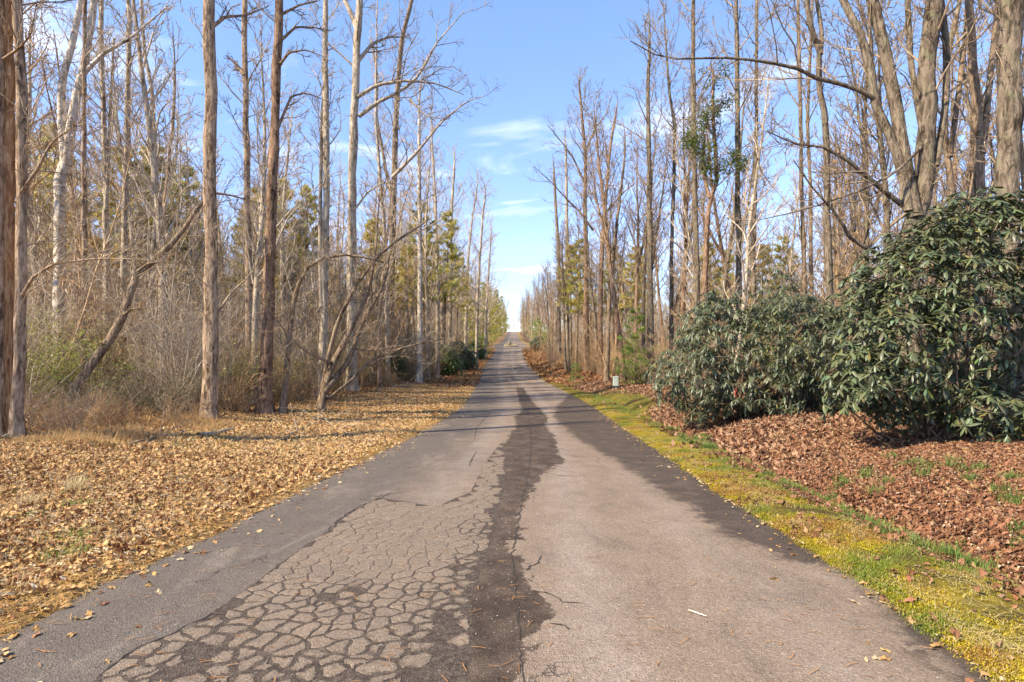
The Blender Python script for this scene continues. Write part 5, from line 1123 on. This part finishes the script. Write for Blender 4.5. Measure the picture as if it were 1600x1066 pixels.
def blades(name, label, cat, x, y, h, w, col, seed, flat=0.0, lift=0.0, mat=None):
    rg = R(seed); n = len(x); z = gz(x, y)+lift; az = rg.uniform(0, 6.28, n)
    ln = np.where(flat > 0, 1.45, rg.uniform(.1, 1.0, n)); el = rg.uniform(.0, .22, n) if flat > 0 else 1.57-ln*.9
    dx, dy, dz = np.cos(az)*np.cos(el), np.sin(az)*np.cos(el), np.sin(el)
    h = h*rg.uniform(.5, 1.3, n); p0 = np.stack([x, y, z], -1); D = np.stack([dx, dy, dz], -1); S = np.stack([-np.sin(az), np.cos(az), 0*az], -1)*(w/2)
    p1 = p0+D*h[:, None]*.55; D2 = D.copy(); D2[:, 2] -= .35; p2 = p0+D*h[:, None]*.55+D2*h[:, None]*.5
    V = np.stack([p0-S, p0+S, p1-S*.8, p1+S*.8, p2], 1).reshape(-1, 3); b = np.arange(n)[:, None]*5
    Q = b+np.array([0, 1, 3, 2]); T = b+np.array([2, 3, 4])
    C = np.repeat(col*rg.uniform(.65, 1.3, (n, 1)), 5, 0)
    return tag(link(name, raw_mesh(name, V, [Q, T], mat or M_GRASS, False, C)), label, cat, kind='stuff')
rg = R(600)
# pine straw along the left edge and over the verge
xy = samp(-1, 2.6, 26, -.10, 1.5, 1.5, 1.8)(rg, 30000)
blades('pine_straw', 'golden pine straw along the left road edge', 'pine straw', xy[:, 0], xy[:, 1], .13, .004, np.array([.58, .36, .12])[None]*np.ones((len(xy), 1)), 601, 1, .012)
xy = samp(-1, 2.6, 18, .3, 8, 1.4)(rg, 24000)
blades('dry_grass', 'short bleached grass between the leaves on the left verge', 'grass', xy[:, 0], xy[:, 1], .10, .0042, np.array([.70, .52, .26])[None]*np.ones((len(xy), 1)), 602, 0, .0)
# straw-like grass tangle at the left wood edge
def clumps(rg, centres, per, r):
    c = np.repeat(centres, per, 0); return c+rg.normal(0, r, c.shape)
dg = lambda x, y, u: np.clip(vnoise(x, y, 58, 1.3)*2.2-.1, 0, 1)
cc = samp(-1, 9, 24, 4.6, 9, dens=dg)(rg, 90); xy = clumps(rg, cc, 90, .2)
blades('dry_grass', 'tangled tan dead grass at the edge of the left woods', 'grass', xy[:, 0], xy[:, 1], .27, .005, np.array([.52, .33, .14])[None]*np.ones((len(xy), 1)), 603, 0, .0)
# green tufts left
cc = samp(-1, 3, 13, .8, 6.5)(rg, 46); xy = clumps(rg, cc, 90, .09)
blades('grass', 'small green grass tufts among the golden leaves on the left verge', 'grass', xy[:, 0], xy[:, 1], .07, .005, np.array([.16, .24, .04])[None]*np.ones((len(xy), 1)), 604)
cc = np.array([ray_ground(40, 812)[:2], ray_ground(115, 842)[:2], ray_ground(110, 868)[:2], ray_ground(118, 792)[:2]]); xy = clumps(rg, cc, 260, .10)
blades('grass', 'bright green grass patches near the left edge of the picture verge', 'grass', xy[:, 0], xy[:, 1], .08, .005, np.array([.20, .30, .045])[None]*np.ones((len(xy), 1)), 605)
# moss verge right: fine short blades, yellow to green
def moss():
    rg = R(606); src = []; cols = [(.46, .35, .015), (.56, .42, .02), (.31, .30, .018), (.19, .24, .03), (.36, .19, .04), (.46, .34, .14)]
    for k, c in enumerate(cols):
        for v in range(2):
            m = 60; q = rg.normal(0, .05, (m, 2)); az = rg.uniform(0, 6.28, m); h = rg.uniform(.003, .011, m)*(2.2 if k in (3, 5) else 1); l = rg.uniform(.2, 1.6, m)
            P0 = np.column_stack([q, np.full(m, -.003)]); S = np.stack([-np.sin(az), np.cos(az), 0*az], -1)*.003; D = np.stack([np.cos(az)*l*h, np.sin(az)*l*h, h], -1)
            V = np.stack([P0-S, P0+S, P0+D], 1).reshape(-1, 3); C = np.repeat(np.array(c)[None]*rg.uniform(.6, 1.3, (m, 1)), 3, 0)
            src.append(raw_mesh('moss_clump', V, [np.arange(m*3).reshape(m, 3)], M_GRASS, False, C))
    dm = lambda x, y, u: np.clip(1.15-u*.85+.75*vnoise(x, y, 55, .5)+.4*vnoise(x, y, 60, .17), .02, 1)
    xy = samp(1, 2.6, 30, -.03, 1.5, 1.5, 1.0, dm)(rg, 13000); n = len(xy); nz = vnoise(xy[:, 0], xy[:, 1], 56, .55)*.6+vnoise(xy[:, 0], xy[:, 1], 57, .2)*.5+rg.normal(0, .12, n)
    u = xy[:, 0]-xr(xy[:, 1])-HW; k = np.where(nz > .33, 4, np.where(nz > .12, 1, np.where(nz > -.14, 0, np.where(nz > -.5, 2, 3)))); k = np.where((u+.35*vnoise(xy[:, 0], xy[:, 1], 63, .5) > .78), 3, k); k = np.where(rg.rand(n) < .10, 5, k)
    gn_scatter('moss', src, np.column_stack([xy, gz(xy[:, 0], xy[:, 1])]), np.column_stack([0*u, 0*u, rg.uniform(0, 6.28, n)]), rg.uniform(.7, 1.3, n), k*2+rg.randint(2, size=n), 'yellow green moss and fine grass on the right road verge', 'moss')
moss()
xy = samp(1, 2.8, 13, .05, 1.4, 1.4, dens=lambda x, y, u: vnoise(x, y, 64, .4) > .1)(rg, 2200)
blades('dry_grass', 'bleached thin grass stems over the mossy verge', 'grass', xy[:, 0], xy[:, 1], .09, .0035, np.array([.58, .48, .20])[None]*np.ones((len(xy), 1)), 607, 1, .02)
cc = np.vstack([samp(1, 3.2, 9, 1.0, 3.0, dens=lambda x, y, u: vnoise(x, y, 61, .9) > -.1)(rg, 46), samp(1, 4, 16, .8, 1.5, dens=lambda x, y, u: vnoise(x, y, 62, 1.3) > .1)(rg, 40)]); xy = clumps(rg, cc, 85, .05)
blades('grass', 'green grass tufts along the ditch between moss and russet leaves', 'grass', xy[:, 0], xy[:, 1], .13, .006, np.array([.15, .22, .045])[None]*np.ones((len(xy), 1)), 608)
cc = samp(1, 20, 32, .2, 2.6)(rg, 240); xy = clumps(rg, cc, 60, .2)
blades('grass', 'mown green grass patch beside the utility pedestal', 'grass', xy[:, 0], xy[:, 1], .05, .012, np.array([.24, .25, .05])[None]*np.ones((len(xy), 1)), 609)
# needles and crumbs on the asphalt
def on_road():
    rg = R(650); n = 900; y = 2.4+rg.rand(n)**1.3*14; v = rg.uniform(-1, 1, n); x = xr(y)+v*HW; az = rg.uniform(0, 6.28, n); az = np.where(rg.rand(n) < .5, az, rg.normal(0, .3, n))
    P0 = np.stack([x, y, zr(y)+.010], -1); l = rg.uniform(.03, .09, n)[:, None]; D = np.stack([np.cos(az), np.sin(az), 0*az], -1); S = np.stack([-np.sin(az), np.cos(az), 0*az], -1)*.0022
    b_ = P0+D*l*.5+S*rg.uniform(-4, 4, (n, 1)); c_ = P0+D*l
    V = np.stack([P0-S, P0+S, b_+S, b_-S, c_+S, c_-S], 1).reshape(-1, 3); b = np.arange(n)[:, None]*6
    C = np.repeat(np.array([.42, .21, .08])*rg.uniform(.6, 1.4, (n, 1)), 6, 0)
    tag(link('pine_straw', raw_mesh('pine_straw', V, [b+np.array([0, 1, 2, 3]), b+np.array([3, 2, 4, 5])], M_LITTER, False, C)), 'brown pine needles lying scattered on the asphalt', 'pine straw', kind='stuff')
    n = 420; y = 2.4+rg.rand(n)**1.2*9; x = xr(y)+.02+rg.normal(0, .22, n)+.25*smooth(5, 3, y)-.02; x = np.where(rg.rand(n) < .25, xr(y)+rg.uniform(-2.5, 2.5, n), x)
    tv = np.array([(1, 0, 0), (0, 1, 0), (-1, 0, 0), (0, -1, 0), (0, 0, .8)]); tf = np.array([(0, 1, 4), (1, 2, 4), (2, 3, 4), (3, 0, 4)])
    V, Fc, C = scatter(tv, tf, np.stack([x, y, zr(y)+.004], -1), rotmats(rg.uniform(0, 6, n), rg.uniform(0, .3, n), rg.uniform(0, 6, n)), rg.uniform(.003, .007, n), np.array([.42, .37, .31])*rg.uniform(.5, 1.3, (n, 1)))
    tag(link('gravel', raw_mesh('gravel', V, [Fc], M_LITTER, False, C)), 'loose pale stone chips along the dark middle of the road', 'gravel', kind='stuff')
on_road()

# ------------------------------------------------------------------ small things
def stick(name, label, px, w, mat, cat='stick', twigs=0, seed=0, lift=.02, group=None, onroad=False, cross=True):
    rg = R(seed); P = []
    for a, b in px:
        if onroad: q = ray_road(a, b); P.append([q[0], q[1], float(zr(q[1]))+lift])
        else: q = ray_ground(a, b); P.append([q[0], q[1], q[2]+lift])
    P = np.array(P); s = np.r_[0, np.cumsum(np.linalg.norm(np.diff(P, axis=0), axis=1))]; t = np.linspace(0, s[-1], 12)
    Q_ = np.stack([np.interp(t, s, P[:, j]) for j in range(3)], -1); Q_[1:-1] += rg.normal(0, .012, (10, 3))*[1, 1, .4]*min(1, s[-1]*.35)
    tb = Tubes(); tb.add(Q_, np.linspace(w, w*.5, 12), 7, 1)
    o = tag(link(name, None), label, cat, group) if False else empty(name, P[0], label, cat, group)
    link('stem', tb.mesh('stem', mat, .15, seed, P[0]), o)
    if twigs:
        tw = Tubes()
        for k in range(twigs):
            p, T = along(Q_, rg.uniform(.2, .95)); dv = side_dir(rg, T, rg.uniform(.5, .9), .1); dv[2] = abs(dv[2])*.5
            B = path(rg, p, dv, s[-1]*rg.uniform(.2, .45), 6, .12, -.02); B[:, 2] = np.maximum(B[:, 2], gz(B[:, 0], B[:, 1])+.01); tw.add(B, np.linspace(w*.5, .003, 6), 5)
            for _ in range(2):
                p2, T2 = along(B, rg.uniform(.3, .9)); tw.add(path(rg, p2, side_dir(rg, T2, .7, .1), s[-1]*.12, 4, .15, 0), np.linspace(w*.25, .002, 4), 4)
        link('twigs', tw.mesh('twigs', mat, origin=P[0]), o)
    return o
M_DEAD = BARK['birch']
stick('stick', 'short bare whitish stick lying on the right half of the road', [(1076, 956), (1086, 960), (1094, 963), (1104, 967)], .006, M_DEAD, onroad=True, lift=.012, seed=1)
stick('stick', 'dark forked twig lying across the road at the foot of the dip', [(803, 576), (810, 575), (817, 575)], .05, BARK['brown'], onroad=True, lift=.06, seed=2)
fl = [([(200, 698), (225, 690), (255, 684), (290, 676)], .014, 4, 'long pale fallen branch pointing at the thick straight trunk'),
      ([(215, 712), (235, 690), (262, 655)], .014, 3, 'thin rust coloured stick propped in the dead grass by the leaning trunk'),
      ([(2, 688), (22, 680), (42, 676)], .03, 0, 'short pale log at the foot of the split trunk'),
      ([(165, 688), (172, 668), (180, 645)], .012, 2, 'pale thin stick beside the foot of the leaning dead trunk'),
      ([(440, 690), (470, 672), (508, 655)], .018, 6, 'brushy pale fallen branch below the curving low tree'),
      ([(500, 650), (520, 668), (545, 680)], .016, 3, 'crooked fallen branch right of the curving low tree'),
      ([(588, 612), (610, 606), (640, 604), (665, 622)], .03, 5, 'fallen branch pile left of the white grey tree by the road'),
      ([(310, 682), (335, 680), (365, 672)], .05, 0, 'short grey log in front of the thick straight trunk'),
      ([(560, 605), (590, 598), (620, 600)], .03, 3, 'grey fallen branch behind the pile by the white grey tree'),
      ([(930, 586), (945, 575), (936, 560)], .03, 3, 'bent broken branch at the foot of the reddish pair on the right'),
      ([(1195, 640), (1225, 648), (1262, 660)], .012, 5, 'thin fallen branch under the middle bush'),
      ([(1490, 645), (1520, 634), (1545, 612)], .010, 5, 'bare pale branch at the foot of the big right bush'),
      ([(1430, 655), (1445, 640), (1470, 632)], .008, 4, 'thin bare twig under the left side of the big right bush')]
for k, (p, w, t, lab) in enumerate(fl): stick('fallen_branch', lab, p, w, BARK['pale'] if k not in (1,) else BARK['red'], 'branch', t, 700+k, .04)
# dry grass tuft near left
def tuft(px, py, label, seed, n=160, h=.26, col=(.66, .52, .28)):
    q = ray_ground(px, py); rg = R(seed); x = q[0]+rg.normal(0, .06, n); y = q[1]+rg.normal(0, .06, n)
    o = blades('dry_grass_tuft', label, 'grass tuft', x, y, h, .005, np.array(col)[None]*np.ones((n, 1)), seed); del o['kind']
tuft(118, 770, 'pale straw coloured grass tuft standing up on the left verge', 720)
tuft(45, 790, 'low bleached grass tuft at the left edge of the verge', 721, 200, .15)

M_PED = plain_mat('pedestal_green', (.44, .50, .42), .45, 12, .12); M_PEDB = plain_mat('pedestal_base', (.03, .035, .03), .5, 12, .2)
def box(bx, taper=1.0, bev=.012):
    import bmesh
    x0, x1, y0, y1, z0, z1 = bx; bm = bmesh.new()
    v = bmesh.ops.create_cube(bm, size=1)['verts']
    for a in v:
        t = taper if a.co.z > 0 else 1; a.co.x = (x0+x1)/2+a.co.x*(x1-x0)*t; a.co.y = (y0+y1)/2+a.co.y*(y1-y0)*t; a.co.z = z0+(a.co.z+.5)*(z1-z0)
    bmesh.ops.bevel(bm, geom=bm.edges[:], offset=bev, segments=2, affect='EDGES'); return bm
def bm_link(name, bm, mat, parent):
    me = bpy.data.meshes.new(name); bm.to_mesh(me); bm.free(); me.materials.append(mat); return link(name, me, parent)
q = ray_ground(962, 608.5); k = q[1]/F
ped = empty('utility_pedestal', q, 'small pale green utility pedestal with black base on the right verge', 'utility box')
h = 20*k; w = 8.5*k
bm_link('base', box((-w*.56, w*.56, -w*.5, w*.5, -.1, h*.27), .92), M_PEDB, ped)
bm_link('body', box((-w*.45, w*.45, -w*.42, w*.42, h*.272, h*.93), .97), M_PED, ped)
bm_link('cap', box((-w*.52, w*.52, -w*.48, w*.48, h*.932, h), .9), M_PED, ped)
bm_link('label_plate', box((-w*.2, w*.2, -w*.445, -w*.425, h*.62, h*.74), 1, .001), plain_mat('label_plate', (.5, .48, .4), .5), ped)
# white marker stake in front of the white grey tree
q = ray_ground(653, 600); k = q[1]/F
st = empty('marker_stake', q, 'short white stake in front of the white grey tree', 'stake'); M_WHITE = plain_mat('white_plastic', (.8, .8, .77), .5)
bm_link('post', box((-.04, .04, -.03, .03, -.1, 15*k), .9, .008), M_WHITE, st); bm_link('tip', box((-.035, .035, -.026, .026, 15.05*k, 16*k), .3, .004), M_WHITE, st)
# red ribbon in the middle bush
rb = Tubes(); p = P3(1150, 606, 13.6); rb.add(np.array([p, p+[.01, 0, -.06], p+[-.02, .01, -.14], p+[.02, 0, -.22]]), [.006, .012, .01, .004], 4)
tag(link('red_ribbon', rb.mesh('red_ribbon', plain_mat('red_tape', (.55, .03, .03), .5), origin=p), None, p), 'scrap of red ribbon hanging in the middle bush', 'ribbon')

# island with planter rock at the far junction
M_STONE = plain_mat('island_stone', (.24, .19, .13), .9, 6, .4, bd=.03); M_TURF = plain_mat('island_turf', (.36, .26, .12), .95, 3, .4, bd=.03)
def island():
    y0 = 138.; x0 = float(xr(y0))+.15; n = 28; a = np.arange(n)*2*math.pi/n
    def ring(rx, ry, dz): return np.stack([x0+rx*np.cos(a), y0+ry*np.sin(a), zr(y0+ry*np.sin(a))+dz], -1)
    R0, R1, R2 = ring(1.75, 8, -.03), ring(1.7, 7.9, .14), ring(1.4, 7.4, .2); c = np.array([[x0, y0, float(zr(y0))+.3]])
    V = np.concatenate([R0, R1, R2, c]); i_ = np.arange(n); j = (i_+1) % n
    Q = np.concatenate([np.stack([i_, j, j+n, i_+n], -1), np.stack([i_+n, j+n, j+2*n, i_+2*n], -1)]); T = np.stack([i_+2*n, j+2*n, np.full(n, 3*n)], -1)
    tag(link('traffic_island', raw_mesh('traffic_island', V, [Q, T], M_TURF, False)), 'low oval island splitting the far road', kind='structure')
    import bmesh
    bm = bmesh.new(); bmesh.ops.create_icosphere(bm, subdivisions=3, radius=1); rg = R(5)
    for v in bm.verts:
        f = 1+.18*math.sin(v.co.x*4+1)*math.cos(v.co.z*3)+rg.uniform(-.04, .04); v.co = Vector((v.co.x*.5*f, v.co.y*.45*f, max(v.co.z, -.6)*.62*f+.4))
    me = bpy.data.meshes.new('boulder'); bm.to_mesh(me); bm.free(); me.materials.append(M_STONE)
    tag(link('boulder', me, None, (x0-.3, y0-3, float(zr(y0-3))+.2)), 'brown boulder standing on the island in the far road', 'boulder')
island()
print('tris', sum(len(m.loops)-2*len(m.polygons) for m in bpy.data.meshes), 'objs', len(bpy.data.objects))
